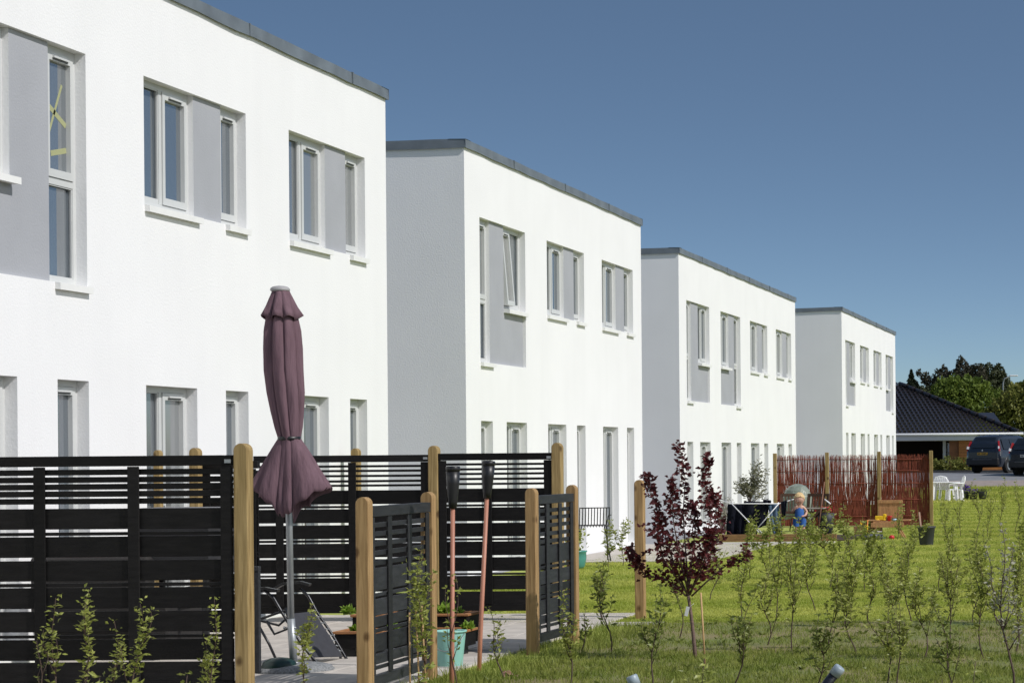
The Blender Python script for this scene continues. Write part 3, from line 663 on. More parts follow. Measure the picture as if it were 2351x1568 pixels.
br.build('branches', m_barkp, pt); lv.build('crown', m_leafp, pt)
mb = MB(); q = T(1580, 1400, -.03); mb.tube([q + Vector((.045, .02, .055)), q + Vector((.0, .0, .02))], .0012, 4); mb.bar(q + Vector((0, 0, .03)), q + Vector((-.02, 0, -.05)), .03, .001, up=(0, 1, 0)); mb.build('tag', m_white, pt)
mb = MB(); q0 = gnd(1620, 1535); mb.tube([q0 + Vector((0, 0, -.05)), at(1609, 1360, q0.y)], .008, 6)
tag(mb.build('bamboo_stake', m_cane), 'thin bamboo stake standing right of the purple tree trunk', 'stake')

# ------------------------------------------------------------------ closed parasol
b = gnd(675, 1545); d = b.y
ps = thing('parasol', 'tall folded mauve parasol on a grey steel pole', 'parasol', b)
T = lambda px, py: at(px, py, d) - b
mb = MB(); mb.tube([(0, 0, .06), T(668, 1420)], .031, 14); mb.build('pole_sleeve', m_steel, ps)
mb = MB(); mb.tube([T(668.2, 1425), T(664, 1200), T(645, 668)], .026, 14); mb.build('pole', m_steel, ps)
for (px, py) in ((667, 1440), (671, 1520)):
    k = MB(); q = T(px, py); k.tube([q + Vector((-.05, -.01, 0)), q + Vector((.05, -.01, 0))], .006, 6); k.tube([q + Vector((-.052, -.01, 0)), q + Vector((-.042, -.01, 0))], .012, 8); k.build('bolt', m_steel, ps)
u = d / F
prof = [(668, .056, .05), (700, .090, .12), (728, .122, .16), (760, .140, .18), (800, .147, .19), (850, .148, .20), (900, .143, .21), (945, .126, .22), (980, .106, .24), (1000, .094, .16), (1006, .091, .10)]
def folds(a, ph, t):
    return .85 * (2 * abs(math.sin(3.5 * a + ph + .35 * math.sin(2 * a + t))) ** .6 - 1.2) + .45 * (2 * abs(math.sin(2 * a - .8 + .5 * t)) ** .6 - 1.2) + .22 * math.cos(9 * a + 3 * t)
def skin_rings(rings):
    mb = MB(); n = len(rings[0])
    for rg in rings: mb.v += rg
    for k in range(len(rings) - 1):
        for q in range(n):
            q2 = (q + 1) % n; mb.f.append((k*n + q, k*n + q2, (k+1)*n + q2, (k+1)*n + q)); mb.m.append(0); mb.smooth.append(True)
    return mb
def axis_at(py): return T(float(np.interp(py, [660, 850, 1005, 1130, 1200], [644, 649, 664, 665, 665])), py)
NS = 144; rings = []
for (py, r, amp) in prof:
    r *= .86; c = axis_at(py); rings.append([(c.x + r * (1 + amp * folds(a, .4, py * .004)) * math.cos(a), c.y + r * (1 + amp * folds(a, .4, py * .004)) * math.sin(a), c.z) for a in np.linspace(0, 2 * math.pi, NS, endpoint=False)])
c0 = axis_at(1008)
for k in range(1, 15):                       # loose skirt below the strap: wide to the sides, hanging lower front and back
    t = k / 14; ring = []
    for a in np.linspace(0, 2 * math.pi, NS, endpoint=False):
        fl_ = abs(math.cos(a)) ** 1.1; rip = folds(a, .4, 4.03 + .5 * t); R1 = .125 + .165 * fl_ + .012 * math.cos(a); dz = -(.68 - .26 * fl_)
        r = .080 + (R1 - .080) * t ** .85; r *= 1 + (.09 + .11 * t) * rip
        if t > .85: r *= 1 - .25 * (t - .85) / .15 * (1 - fl_)
        z = c0.z + dz * t + .035 * t * t * rip + .012 * t ** 4 * math.sin(17 * a + 2 * math.sin(3 * a)); r *= 1 + .03 * t * t * math.sin(13 * a + 1.7 * math.sin(2 * a))
        ring.append((c0.x + r * math.cos(a), c0.y + r * math.sin(a) * .9, z))
    rings.append(ring)
co = skin_rings(rings).build('canopy', m_canopy, ps)
rings = []
for (py, r, amp) in [(664, .064, .05), (676, .080, .08), (690, .100, .12), (704, .119, .15), (718, .136, .18), (732, .152, .22)]:
    r *= .88; c = axis_at(py); hm = max(0, (py - 704) / 28) * .022
    rings.append([(c.x + r * (1 + amp * folds(a, .4, 2.9)) * math.cos(a), c.y + r * (1 + amp * folds(a, .4, 2.9)) * math.sin(a), c.z + hm * folds(a, .4, 2.9)) for a in np.linspace(0, 2 * math.pi, NS, endpoint=False)])
fo = skin_rings(rings).build('vent_flounce', m_canopy, ps)
for o in (co, fo):
    so = o.modifiers.new('solid', 'SOLIDIFY'); so.thickness = .003
mb = MB(); q = T(643, 668); mb.lathe([(.066, -.006), (.078, .004), (.074, .020), (.058, .034), (.03, .040)], 20, c=q); mb.build('top_cap', m_capg, ps)
mb = MB(); q = T(664, 1006); mb.lathe([(.078, -.018), (.090, -.016), (.090, .014), (.078, .016)], 24, c=q, cap=False); mb.build('strap', m_black, ps)
mb = MB(); mb.lathe([(.31, .0), (.315, .03), (.29, .06), (.22, .078), (.06, .085)], 32); mb.build('base', mat('speckled_concrete', (.10, .105, .11), .8, color2=(.32, .33, .33), vscale=55, bump=.4, bscale=70), ps)
mb = MB(); q = T(655, 1572); mb.lathe([(.135, -.02), (.14, .01), (.12, .05), (.07, .075), (.01, .085)], 24, c=(q.x, -.12, .06)); mb.build('weight_bag', mat('dark_green_plastic', (.008, .03, .024), .35), ps)

# ------------------------------------------------------------------ reclining chair
rc = thing('reclining_chair', 'black folding reclining chair with laced sling, behind the parasol pole', 'chair', gnd(690, 1535))
o0 = rc.location.copy(); dn, df = 18.2, 18.85
N = lambda px, py: at(px, py, dn) - o0
Fr = lambda px, py: at(px, py, df) - o0
near = [N(602, 1350), N(628, 1372), N(650, 1410), N(690, 1475), N(716, 1508), N(738, 1530)]; far = [Fr(690, 1352), Fr(708, 1368), Fr(726, 1402), Fr(764, 1458), Fr(792, 1506), Fr(801, 1520)]
mb = MB(); mb.tube(near + [N(750, 1534), Fr(796, 1530)] + far[::-1], .0125, 8); mb.build('frame', mat('dark_tube', (.02, .021, .024), .3, metal=.3), rc)
mb = MB()
for a, b2, c2, d2 in ((near[2], near[3], far[3], far[2]), (near[3], near[4], far[4], far[3])):
    k = .09; mb.quad(a.lerp(d2, k), b2.lerp(c2, k), c2.lerp(b2, k), d2.lerp(a, k))
slg = mb.build('sling', mat('grey_mesh_sling', (.035, .036, .043), .8, var=.15, vscale=30), rc); slg.modifiers.new('solid', 'SOLIDIFY').thickness = .006
mb = MB()
for A_, B_ in ((near, far), (far, near)):
    for k in range(8):
        t = k / 8; p = A_[2].lerp(A_[3], t * 2) if t < .5 else A_[3].lerp(A_[4], t * 2 - 1); q = B_[2].lerp(B_[3], t * 2) if t < .5 else B_[3].lerp(B_[4], t * 2 - 1)
        mb.tube([p, p.lerp(q, .10) + Vector((0, 0, .008))], .006, 5)
mb.build('lacing', m_steel, rc)
for pts in ([N(575, 1352), N(610, 1350), N(640, 1356)], [Fr(628, 1352), Fr(650, 1340), Fr(690, 1336), Fr(712, 1342)]):
    mb = MB()
    for a, b2 in zip(pts[:-1], pts[1:]): mb.bar(a, b2, .055, .022)
    mb.build('armrest', m_black, rc)
for pts in ([N(592, 1432), N(618, 1478), N(648, 1545)], [Fr(600, 1425), Fr(640, 1435), Fr(668, 1410)], [N(712, 1500), N(728, 1530), N(732, 1540), N(714, 1546)], [Fr(780, 1500), Fr(784, 1520)], [N(600, 1420), N(655, 1400)], [N(655, 1395), N(668, 1440), N(630, 1455), N(612, 1425)]):
    mb = MB(); mb.tube(pts, .011, 7); mb.build('leg', MATS['dark_tube'], rc)

# ------------------------------------------------------------------ stepped planter with lettuces, bucket, torches
x0 = at(768, 1455, 19.0).x; x1 = at(1063, 1455, 19.0).x
pl = thing('stepped_planter', 'black two-step planter box with timber rims and lettuces', 'planter', (x0, 19.0, 0)); Lp = x1 - x0
mb = MB(); mb.box(0, Lp, 0, .36, .10, .225, bev=.004); mb.build('lower_box', m_fence, pl)
mb = MB(); mb.box(.02, Lp - .08, .37, .72, .10, .345, bev=.004); mb.build('upper_box', m_fence, pl)
for xx in (.05, Lp - .16):
    mb = MB(); mb.box(xx, xx + .11, .05, .30, .012, .099); mb.build('foot', m_black, pl)
for (z, a, b2, c2, d2) in ((.226, -.015, Lp + .015, -.015, .375), (.346, .005, Lp - .065, .355, .735)):
    for q in ((a, b2, c2, c2 + .05), (a, b2, d2 - .05, d2), (a, a + .05, c2 + .051, d2 - .051), (b2 - .05, b2, c2 + .051, d2 - .051)):
        mb = MB(); mb.box(q[0], q[1], q[2], q[3], z, z + .022, bev=.003); mb.build('rim_board', m_cap, pl)
    mb = MB(); mb.box(a + .05, b2 - .05, c2 + .05, d2 - .05, z - .01, z + .008); mb.build('soil', m_soil, pl)
lr = random.Random(3)
for (px, py, dd, r_) in ((800, 1398, 19.55, .10), (835, 1397, 19.6, .10), (815, 1450, 19.15, .075), (845, 1449, 19.18, .08), (1020, 1410, 19.5, .12), (1048, 1412, 19.55, .08), (905, 1450, 19.2, .08), (960, 1412, 19.5, .1), (1075, 1437, 19.2, .09)):
    z = .36 if dd > 19.4 else .24; c = at(px, py, dd); mb = MB()
    for k in range(46):
        a = lr.uniform(0, 6.283); el = lr.uniform(.2, 1.3); L_ = r_ * lr.uniform(.6, 1.1); mb.leaf((0, 0, 0), (math.cos(a) * math.cos(el), math.sin(a) * math.cos(el), math.sin(el)), L_, L_ * .6, 0, lr)
    tag(mb.build('lettuce', m_lettuce, None, (c.x, dd, z)), 'green lettuce on the %s step of the black planter, %s' % ('upper' if dd > 19.4 else 'lower', {800: 'leftmost', 835: 'second from the left', 815: 'leftmost', 845: 'second from the left', 1020: 'fourth from the left', 1048: 'rightmost', 905: 'third from the left', 960: 'third from the left', 1075: 'rightmost'}[px]), 'lettuce', 'lettuces in the stepped planter')
b = gnd(1033, 1533); bk = thing('bucket', 'mint green plastic bucket on the lawn edge behind the left torch', 'bucket', b)
mb = MB(); mb.lathe([(.098, 0), (.10, .005), (.128, .285), (.128, .30), (.138, .30), (.138, .315), (.122, .315), (.118, .28), (.092, .02), (.01, .015)], 26); mb.build('shell', m_teal, bk)
mb = MB(); mb.tube([(-.13, -.02, .29)] + [(-.13 * math.cos(t), -.06 - .06 * math.sin(t), .29 - .14 * math.sin(t)) for t in np.linspace(.2, 2.9, 9)] + [(.13, -.02, .29)], .004, 5); mb.build('handle', m_steel, bk)
def torch(label, base, tip, hp, seed):
    t = thing('garden_torch', label, 'torch', base, 0, 'garden torches on terracotta poles'); v = tip - base; n = v.normalized(); Lh = hp; e = v - n * Lh
    mb = MB(); mb.tube([(0, 0, -.1), v * .15, e], [.018, .018, .0165], 10); mb.build('pole', m_copper, t)
    mb = MB(); mb.tube([e - n * .02, e + n * .03, e + n * (Lh * .55), e + n * (Lh * .86)], [.028, .034, .047, .051], 14); mb.build('holder', m_black, t)
    mb = MB(); mb.tube([e + n * (Lh * .86), e + n * (Lh * .88), e + n * (Lh * .97), e + n * Lh], [.044, .054, .053, .048], 14); mb.build('oil_cup', m_black, t)
b = Vector((at(1037, 1568, 16.6).x, 16.6, 0)); torch('upright garden torch in front of the mint bucket', b, at(1040, 1070, 16.6), .30, 1)
b = gnd(1099, 1540); torch('leaning garden torch right of the upright one', b, at(1122, 1058, b.y), .285, 2)

# ------------------------------------------------------------------ things behind the left fence (glimpsed through the slats)
b = at(422, 1300, 19.2); gt = thing('covered_table', 'grey covered garden table glimpsed behind the left fence', 'table', (b.x, 19.2, 0))
mb = MB(); mb.box(-.36, .36, -.3, .3, 1.30, 1.335, bev=.01); mb.build('cover_top', mat('grey_cover', (.16, .16, .17), .8, var=.1), gt)
mb = MB(); mb.box(-.34, .34, -.28, .28, .75, 1.299); mb.build('cover_skirt', mat('dark_cover', (.02, .02, .022), .85, var=.2), gt)
for sx in (-1, 1):
    for sy in (-1, 1): mb = MB(); mb.box(sx * .3 - .02, sx * .3 + .02, sy * .24 - .02, sy * .24 + .02, .02, .749); mb.build('leg', m_black, gt)
b = at(150, 1300, 18.9); sf = thing('garden_sofa', 'dark woven garden sofa glimpsed behind the left fence', 'sofa', (b.x, 18.9, 0)); mw = mat('dark_weave', (.018, .016, .015), .8, var=.3, vscale=40)
for nm, bb in (('backrest', (-.75, .75, -.08, .06, .35, .92)), ('seat', (-.75, .75, .061, .7, .12, .40)), ('armrest', (-.92, -.751, -.08, .7, .10, .62)), ('armrest', (.751, .92, -.08, .7, .10, .62))):
    mb = MB(); mb.box(*bb, bev=.02); mb.build(nm, mw, sf)
for k, (px, w_) in enumerate(((160, .33), (285, .12))):
    c = at(px, 1236 if k == 0 else 1280, 18.7); mb = MB(); mb.box(-w_ / 2, w_ / 2, -.06, .06, -.16, .02, bev=.03); tag(mb.build('cushion', m_red, None, (c.x, 18.88 + .07, .94 if k else 1.0)), ('red cushion on the sofa behind the left fence', 'small red cushion at the right end of the hidden sofa')[k], 'cushion')
# ------------------------------------------------------------------ by the second house: wire chair, teal pot
b = gnd(1362, 1290); wc = thing('wire_chair', 'black wire garden chair standing by the second house', 'chair', b, rad(200))
sx, sy, sh = .24, .22, .60
for (x, y) in ((-1, -1), (1, -1), (-1, 1), (1, 1)):
    mb = MB(); mb.tube([(x * sx * .85, y * sy * .85, sh), (x * sx * 1.1, -y * sy * 1.1, .0)], .012, 6); mb.build('leg', m_black, wc)
mb = MB()
for k in range(11):
    x = -sx + 2 * sx * k / 10; mb.tube([(x, -sy, sh + .01), (x, sy * .5, sh - .01), (x, sy, sh + .02), (x, sy + .05, sh + .18), (x, sy + .09, sh + .30)], .008, 4)
mb.build('wires', m_black, wc)
mb = MB(); mb.tube([(-sx, -sy, sh + .01), (sx, -sy, sh + .01), (sx, sy, sh + .02), (sx, sy + .09, sh + .31), (-sx, sy + .09, sh + .31), (-sx, sy, sh + .02), (-sx, -sy, sh + .01)], .011, 6); mb.build('seat_frame', m_black, wc)
for sgn in (-1, 1): mb = MB(); mb.tube([(sgn * sx, -sy, sh), (sgn * (sx + .03), -sy * .8, sh + .17), (sgn * (sx + .03), sy + .05, sh + .19)], .009, 6); mb.build('armrest', m_black, wc)
b = gnd(1322, 1306); tp = thing('plant_pot', 'teal glazed plant pot half hidden by the right short panel', 'pot', b)
mb = MB(); mb.lathe([(.10, 0), (.14, .05), (.165, .18), (.16, .26), (.175, .27), (.175, .29), (.15, .29), (.14, .22)], 24); mb.build('shell', m_tealpot, tp)
mb = MB(); rd = random.Random(8)
for k in range(150):
    a = rd.uniform(0, 6.283); el = rd.uniform(.1, 1.4); h = rd.uniform(0, .35); mb.leaf((rd.gauss(0, .07), rd.gauss(0, .07), .27 + h), (math.cos(a), math.sin(a), math.tan(el) * .6), .07, .035, 0, rd)
mb.build('foliage', m_leafg, tp)

# ------------------------------------------------------------------ red willow fence at 53 m
xl, xr = at(1780, 1041, 53).x, at(2138, 1035, 53).x
wf = thing('willow_fence', 'red-brown woven willow fence with four timber posts', 'fence', (xl, 53, 0)); span = (xr - xl) / 3
for k in range(4):
    mb = MB(); mb.box(-.042, .042, -.042, .042, 0, 1.80 + .012 * k, bev=.006); mb.build('post', m_pine, wf, (k * span, -.06, 0))
for k in range(3):
    rd = random.Random(20 + k); mb = MB(); x = k * span + .05
    while x < (k + 1) * span - .03:
        h = 1.70 + rd.uniform(-.04, .035); r = rd.uniform(.005, .009); ph = rd.uniform(0, 6); lean = rd.gauss(0, .012)
        pts = [(x + lean * t + .007 * math.sin(ph + t * 9), (.014 if (j % 2) ^ (int(x * 300) % 2) else -.014), .03 + h * t) for j, t in enumerate(np.linspace(0, 1, 7))]
        mb.tube(pts, [r, r, r, r * .95, r * .9, r * .75, r * .5], 4, cap=False)
        x += rd.choice((.004, .005, .006, .008, .010)) if rd.random() < .975 else .018
    tag(mb.build('willow_rods', m_willow, wf), kind='stuff')
    mb = MB(); x = k * span + .05; rd = random.Random(40 + k)
    while x < (k + 1) * span - .03:
        h = .85 + rd.uniform(-.2, .3); mb.tube([(x, .02, .03), (x + rd.gauss(0, .01), .022, h * .5), (x + rd.gauss(0, .015), .02, h)], .008, 4, cap=False); x += rd.uniform(.010, .02)
    tag(mb.build('lower_rods', m_willow, wf), kind='stuff')
    for z in (.25, .65, 1.05, 1.35, 1.64):
        mb = MB(); mb.tube([(k * span + .03, -.006, z), ((k + .5) * span, -.018, z + rd.uniform(-.01, .01)), ((k + 1) * span - .03, -.006, z)], .010, 5); mb.build('weaver', m_willow, wf)

# ------------------------------------------------------------------ raised bed edge, drying rack, child, furniture (44-47 m)
bl, brr = gnd(1655, 1243), gnd(1905, 1246)
rb = thing('timber_edging', 'long timber edging of the raised sandpit before the drying rack', 'edging', (bl.x, 44.3, 0)); Lr = brr.x - bl.x
for (z0, z1, j) in ((0, .075, 0), (.077, .15, .004)):
    for (a, b2) in ((0, Lr * .48), (Lr * .483, Lr)):
        mb = MB(); mb.box(a, b2, j, .07 + j, z0, z1, bev=.005); mb.build('beam', m_timb, rb)
mb = MB(); mb.box(-.2, Lr + .3, .075, 3.0, -.02, .02); tag(mb.build('sandpit_ground', m_soil, None, (bl.x, 44.3, 0)), kind='structure')
# second timber planter edging to the right, with a grey pipe below
b = gnd(1965, 1245); pb = thing('timber_planter', 'low timber planter box left of the toy bench', 'planter', (b.x, 45.2, 0))
for (nm, bb) in (('board', (-.28, .28, 0, .03, .10, .26)), ('board', (-.28, .28, .30, .33, .10, .26)), ('side_board', (-.28, -.25, .031, .299, .10, .26)), ('side_board', (.25, .28, .031, .299, .10, .26))):
    mb = MB(); mb.box(*bb, bev=.004); mb.build(nm, m_timb, pb)
mb = MB(); mb.box(-.249, .249, .031, .299, .12, .23); mb.build('soil', m_soil, pb)
mb = MB(); rd = random.Random(12)
for k in range(70): a = rd.uniform(0, 6.283); mb.leaf((rd.uniform(-.2, .2), rd.uniform(.06, .26), .24 + rd.uniform(0, .12)), (math.cos(a), math.sin(a), rd.uniform(.2, 1.4)), .06, .04, 1 if rd.random() < .25 else 0, rd)
tag(mb.build('flowers', [m_leafg, m_yel], pb), kind='stuff')
b = gnd(1975, 1250); mb = MB(); mb.tube([(-.22, 0, .07), (.16, .05, .07)], .065, 16); mb.tube([(.1601, .05, .07), (.19, .054, .07)], .07, 16)
tag(mb.build('drain_pipe', mat('grey_pipe', (.10, .105, .12), .5), None, (b.x, 44.4, 0)), 'short grey pipe lying under the low timber planter', 'pipe')

dr = thing('drying_rack', 'white folding drying rack hung with dark clothes', 'drying rack', at(1735, 1230, 45.3).xy.to_3d()); o0 = dr.location.copy(); o0.z = 0
R_ = lambda px, py, dd: at(px, py, dd) - o0
for (a, b2) in (((1680, 1156, 44.82), (1752, 1232, 44.82)), ((1788, 1156, 44.82), (1722, 1232, 44.82)), ((1680, 1153, 45.6), (1752, 1226, 45.6)), ((1788, 1153, 45.6), (1722, 1226, 45.6))):
    mb = MB(); mb.tube([R_(*a), R_(*b2)], .011, 6); mb.build('leg', m_white, dr)
for dd in (44.84, 45.6):
    mb = MB(); mb.tube([R_(1640, 1145, dd), R_(1680, 1156, dd), R_(1788, 1156, dd), R_(1832, 1143, dd + 1.3)], .011, 6); mb.build('rail', m_white, dr)
for k in range(9):
    t = k / 8; px = 1644 + t * 188; py = 1146 + (9 if 1678 < px < 1790 else 4)
    mb = MB(); mb.tube([R_(px, py, 44.84), R_(px, py - .6, 45.6)], .005, 4); mb.build('line', m_white, dr)
def cloth(label, pts, m, dd, seed, name='hanging_garment'):
    rd = random.Random(seed); mb = MB(); (x0, y0), (x1, y1), (x2, y2), (x3, y3) = pts; n = 9; g = []
    for j in range(n + 1):
        row = []
        for i in range(n + 1):
            s_, t = i / n, j / n; px = (x0 + (x1 - x0) * s_) * (1 - t) + (x3 + (x2 - x3) * s_) * t; py = (y0 + (y1 - y0) * s_) * (1 - t) + (y3 + (y2 - y3) * s_) * t
            row.append(at(px + rd.uniform(-.5, .5), py + rd.uniform(-.6, .6) * (j == n) * 3, dd + .05 * math.sin(s_ * 13 + seed) * (.3 + t)))
        g.append(row)
    for row in g: mb.v += [tuple(v) for v in row]
    for j in range(n):
        for i in range(n): a_ = j * (n + 1) + i; mb.f.append((a_, a_ + 1, a_ + n + 2, a_ + n + 1)); mb.m.append(0); mb.smooth.append(True)
    o = mb.build(name, m); o.modifiers.new('solid', 'SOLIDIFY').thickness = .012
    return tag(o, label, 'clothes', 'laundry on the drying rack')
cloth('black garment hanging at the left end of the drying rack', [(1671, 1157), (1712, 1157), (1706, 1228), (1668, 1228)], m_navy, 44.97, 1)
cloth('wide dark navy garment in the middle of the drying rack', [(1708, 1150), (1766, 1152), (1762, 1205), (1712, 1224)], m_navy, 44.93, 2)
cloth('faded blue jeans hanging right of the navy garment', [(1763, 1156), (1789, 1156), (1795, 1229), (1776, 1228)], m_denim, 44.95, 3)
cloth('narrow black garment at the right end of the drying rack', [(1793, 1152), (1807, 1148), (1803, 1185), (1795, 1188)], m_navy, 44.95, 4)
cloth('dark cloth folded over the top of the drying rack', [(1752, 1146), (1770, 1148), (1772, 1160), (1750, 1160)], m_navy, 44.90, 5)

# olive tree in a pot
b = at(1722, 1232, 47.5); ot = thing('olive_tree', 'small silvery olive tree behind the drying rack', 'tree', (b.x, 47.5, 0)); rd = random.Random(31)
mb = MB(); mb.lathe([(.15, 0), (.20, .3), (.21, .34), (.18, .34), (.17, .28)], 18); mb.build('pot', m_pot, ot)
mb = MB(); lv = MB(); mb.tube([(0, 0, .25), (.02, 0, .6), (0, .02, .95)], [.03, .024, .018], 7)
for k in range(26):
    a = rd.uniform(0, 6.283); r = rd.uniform(.15, .52); z = rd.uniform(.85, 1.72); e = Vector((math.cos(a) * r * (1.25 - .35 * z), math.sin(a) * r * .8, z)); st = Vector((0, .01, rd.uniform(.65, .95)))
    mid = st.lerp(e, .5) + Vector((rd.gauss(0, .04), rd.gauss(0, .04), .04)); mb.tube([st, mid, e], [.008, .005, .002], 4)
    for j in range(48):
        t = rd.uniform(.35, 1.05); p = st.lerp(mid, t * 2) if t < .5 else mid.lerp(e, t * 2 - 1); aa = rd.uniform(0, 6.283)
        lv.leaf(p + Vector((rd.gauss(0, .045), rd.gauss(0, .045), rd.gauss(0, .05))), (math.cos(aa), math.sin(aa), rd.uniform(-.3, 1.2)), rd.uniform(.06, .10), .024, 0, rd)
mb.build('trunk', m_bark, ot); lv.build('crown', m_leafo, ot)
# dry grey bush right of the purple tree, at the rack
b = at(1662, 1225, 46.5); bs = thing('dry_bush', 'grey twiggy bush left of the drying rack', 'bush', (b.x, 46.5, 0)); mb = MB(); lv = MB()
for k in range(40):
    a = rd.uniform(0, 6.283); e = Vector((math.cos(a) * rd.uniform(.05, .28), math.sin(a) * .2, rd.uniform(.4, .95))); mb.tube([(0, 0, 0), e * .5 + Vector((0, 0, .08)), e], [.006, .004, .002], 4)
    for j in range(14): lv.leaf(e * rd.uniform(.5, 1) + Vector((rd.gauss(0, .03), rd.gauss(0, .03), rd.gauss(0, .03))), (rd.gauss(0, 1), rd.gauss(0, 1), .6), .05, .02, 0, rd)
mb.build('twigs', mat('grey_twig', (.22, .18, .16), .9), bs); lv.build('leaves', m_leafpale, bs)

# tarp-covered barbecue
b = at(1832, 1225, 50.0); bq = thing('covered_barbecue', 'rounded barbecue under a grey-green tarpaulin before the willow fence', 'barbecue', (b.x, 50.0, 0)); mb = MB(); n = 28; prof = [(.30, .30), (.345, .45), (.34, .62), (.32, .80), (.27, .95), (.19, 1.04), (.08, 1.09), (.01, 1.095)]
for (r, z) in prof:
    for q in range(n):
        a = 2 * math.pi * q / n; f = 1 + .09 * math.sin(5 * a + z * 4) * (1.15 - z) + .05 * math.sin(11 * a + 9 * z) * (1.15 - z) + rd.uniform(-.03, .03); mb.v.append((r * f * math.cos(a), r * f * math.sin(a), z + .03 * math.sin(3 * a) * (z < .5)))
for k in range(len(prof) - 1):
    for q in range(n): q2 = (q + 1) % n; mb.f.append((k*n+q, k*n+q2, (k+1)*n+q2, (k+1)*n+q)); mb.m.append(0); mb.smooth.append(False)
mb.build('tarpaulin', m_tarp, bq)
for a in (0.5, 2.6, 4.7): mb = MB(); mb.tube([(.16 * math.cos(a), .16 * math.sin(a), .5), (.24 * math.cos(a), .24 * math.sin(a), 0)], .014, 6); mb.build('leg', m_black, bq)

# brown slatted garden chairs and table behind the child
def slat_chair(label, px, dd, rz):
    b = at(px, 1230, dd); r = thing('slatted_chair', label, 'chair', (b.x, dd, 0), rz, 'brown slatted garden chairs')
    for x in (-.24, .24):
        mb = MB(); mb.bar((x, -.22, 0), (x, .10, .62), .03, .035); mb.build('leg', m_brownw, r); mb = MB(); mb.bar((x, .25, 0), (x, -.16, .42), .03, .035); mb.build('leg', m_brownw, r)
        mb = MB(); mb.bar((x * 1.08, -.2, .60), (x * 1.08, .16, .60), .04, .025); mb.build('armrest', m_brownw, r)
        mb = MB(); mb.bar((x * .98, .12, .38), (x * .98, .24, .90), .03, .035); mb.build('back_post', m_brownw, r)
    for k in range(6): mb = MB(); mb.bar((-.23, -.18 + k * .06, .42), (.23, -.18 + k * .06, .42), .045, .016); mb.build('seat_slat', m_brownw, r)
    for z in (.88, .50): t = (z - .38) / .52; mb = MB(); mb.bar((-.24, .12 + .12 * t, z), (.24, .12 + .12 * t, z), .03, .06, up=(0, 0, 1)); mb.build('back_rail', m_brownw, r)
    for k in range(7): x = -.20 + k * .067; mb = MB(); mb.bar((x, .15, .53), (x, .232, .85), .03, .012); mb.build('back_slat', m_brownw, r)
slat_chair('brown slatted garden chair left of the child', 1818, 47.6, rad(8)); slat_chair('brown slatted garden chair right of the child', 1872, 47.4, rad(-10))
b = at(1856, 1230, 46.6); tb = thing('folding_table', 'brown folding garden table partly behind the child', 'table', (b.x, 46.6, 0))
mb = MB(); mb.box(-.30, .36, -.22, .22, .60, .625, bev=.005); mb.build('tabletop', mat('weathered_top', (.28, .25, .2), .7, var=.2), tb)
for (a, b2) in (((-.25, -.2, 0), (.3, -.2, .6)), ((.3, -.18, 0), (-.25, -.18, .6)), ((-.25, .2, 0), (.3, .2, .6)), ((.3, .18, 0), (-.25, .18, .6))): mb = MB(); mb.bar(a, b2, .03, .03); mb.build('leg', m_brownw, tb)
b = at(1885, 1232, 46.0); mb = MB(); q = at(1893, 1106, 46.3) - Vector((b.x, 46.0, 0)); mb.tube([(-.08, 0, 0), q], .014, 7); ln = thing('folded_sunshade', 'thin brown pole leaning by the willow fence', 'pole', (b.x, 46.0, 0)); mb.build('pole', mat('reddish_wood', (.20, .09, .05), .6), ln)
mb = MB(); a = at(1893, 1146, 46.25) - Vector((b.x, 46.0, 0)); mb.tube([a, a + Vector((.13, -.02, -.10))], .016, 8); mb.build('metal_joint', m_white, ln)
b = at(1897, 1232, 46.9); fp = thing('flower_stand', 'dark pot of red flowers right of the slatted chairs', 'pot', (b.x, 46.9, 0)); mb = MB(); mb.lathe([(.12, 0), (.17, .35), (.18, .50), (.16, .50)], 16); mb.build('pot', m_pot, fp); mb = MB()
for k in range(120): a = rd.uniform(0, 6.283); mb.leaf((rd.gauss(0, .07), rd.gauss(0, .07), .52 + rd.uniform(0, .12)), (math.cos(a), math.sin(a), rd.uniform(0, 1)), .06, .045, 0 if rd.random() < .7 else 1, rd)
tag(mb.build('flowers', [m_redfl, m_leafd], fp), kind='stuff')

# child
cb = at(1836, 1237, 45.6); ch = thing('person', 'toddler in blue sleeveless top and shorts, hand raised to mouth', 'person', (cb.x, 45.6, .02), rad(8))
V = [(0,0,.36),(0,.0,.46),(0,-.005,.56),(0,0,.645),(0,-.01,.70),(0,-.02,.765),(0,-.02,.845),(0,-.02,.895),
     (.065,0,.34),(.075,-.01,.19),(.07,0,.05),(.075,-.06,.02),(-.065,0,.34),(-.07,-.02,.19),(-.07,0,.05),(-.075,-.06,.02),
     (-.095,0,.635),(-.15,-.02,.545),(-.105,-.11,.60),(-.055,-.125,.66),(-.04,-.125,.685),
     (.095,0,.635),(.155,.0,.54),(.12,-.09,.47),(.06,-.12,.455),(.035,-.125,.455)]
Ed = [(0,1),(1,2),(2,3),(3,4),(4,5),(5,6),(6,7),(0,8),(8,9),(9,10),(10,11),(0,12),(12,13),(13,14),(14,15),(3,16),(16,17),(17,18),(18,19),(19,20),(3,21),(21,22),(22,23),(23,24),(24,25)]
Rr = [.085,.088,.084,.065,.045,.110,.118,.075,.058,.045,.030,.022,.058,.045,.030,.022,.036,.029,.024,.020,.013,.036,.029,.024,.020,.013]
me = bpy.data.meshes.new('body'); me.from_pydata(V, Ed, []); me.materials.append(m_skin)
bo = link('body', me, ch); sk = bo.modifiers.new('skin', 'SKIN')
if not me.skin_vertices: me.attributes  # layer is created with the modifier below when missing
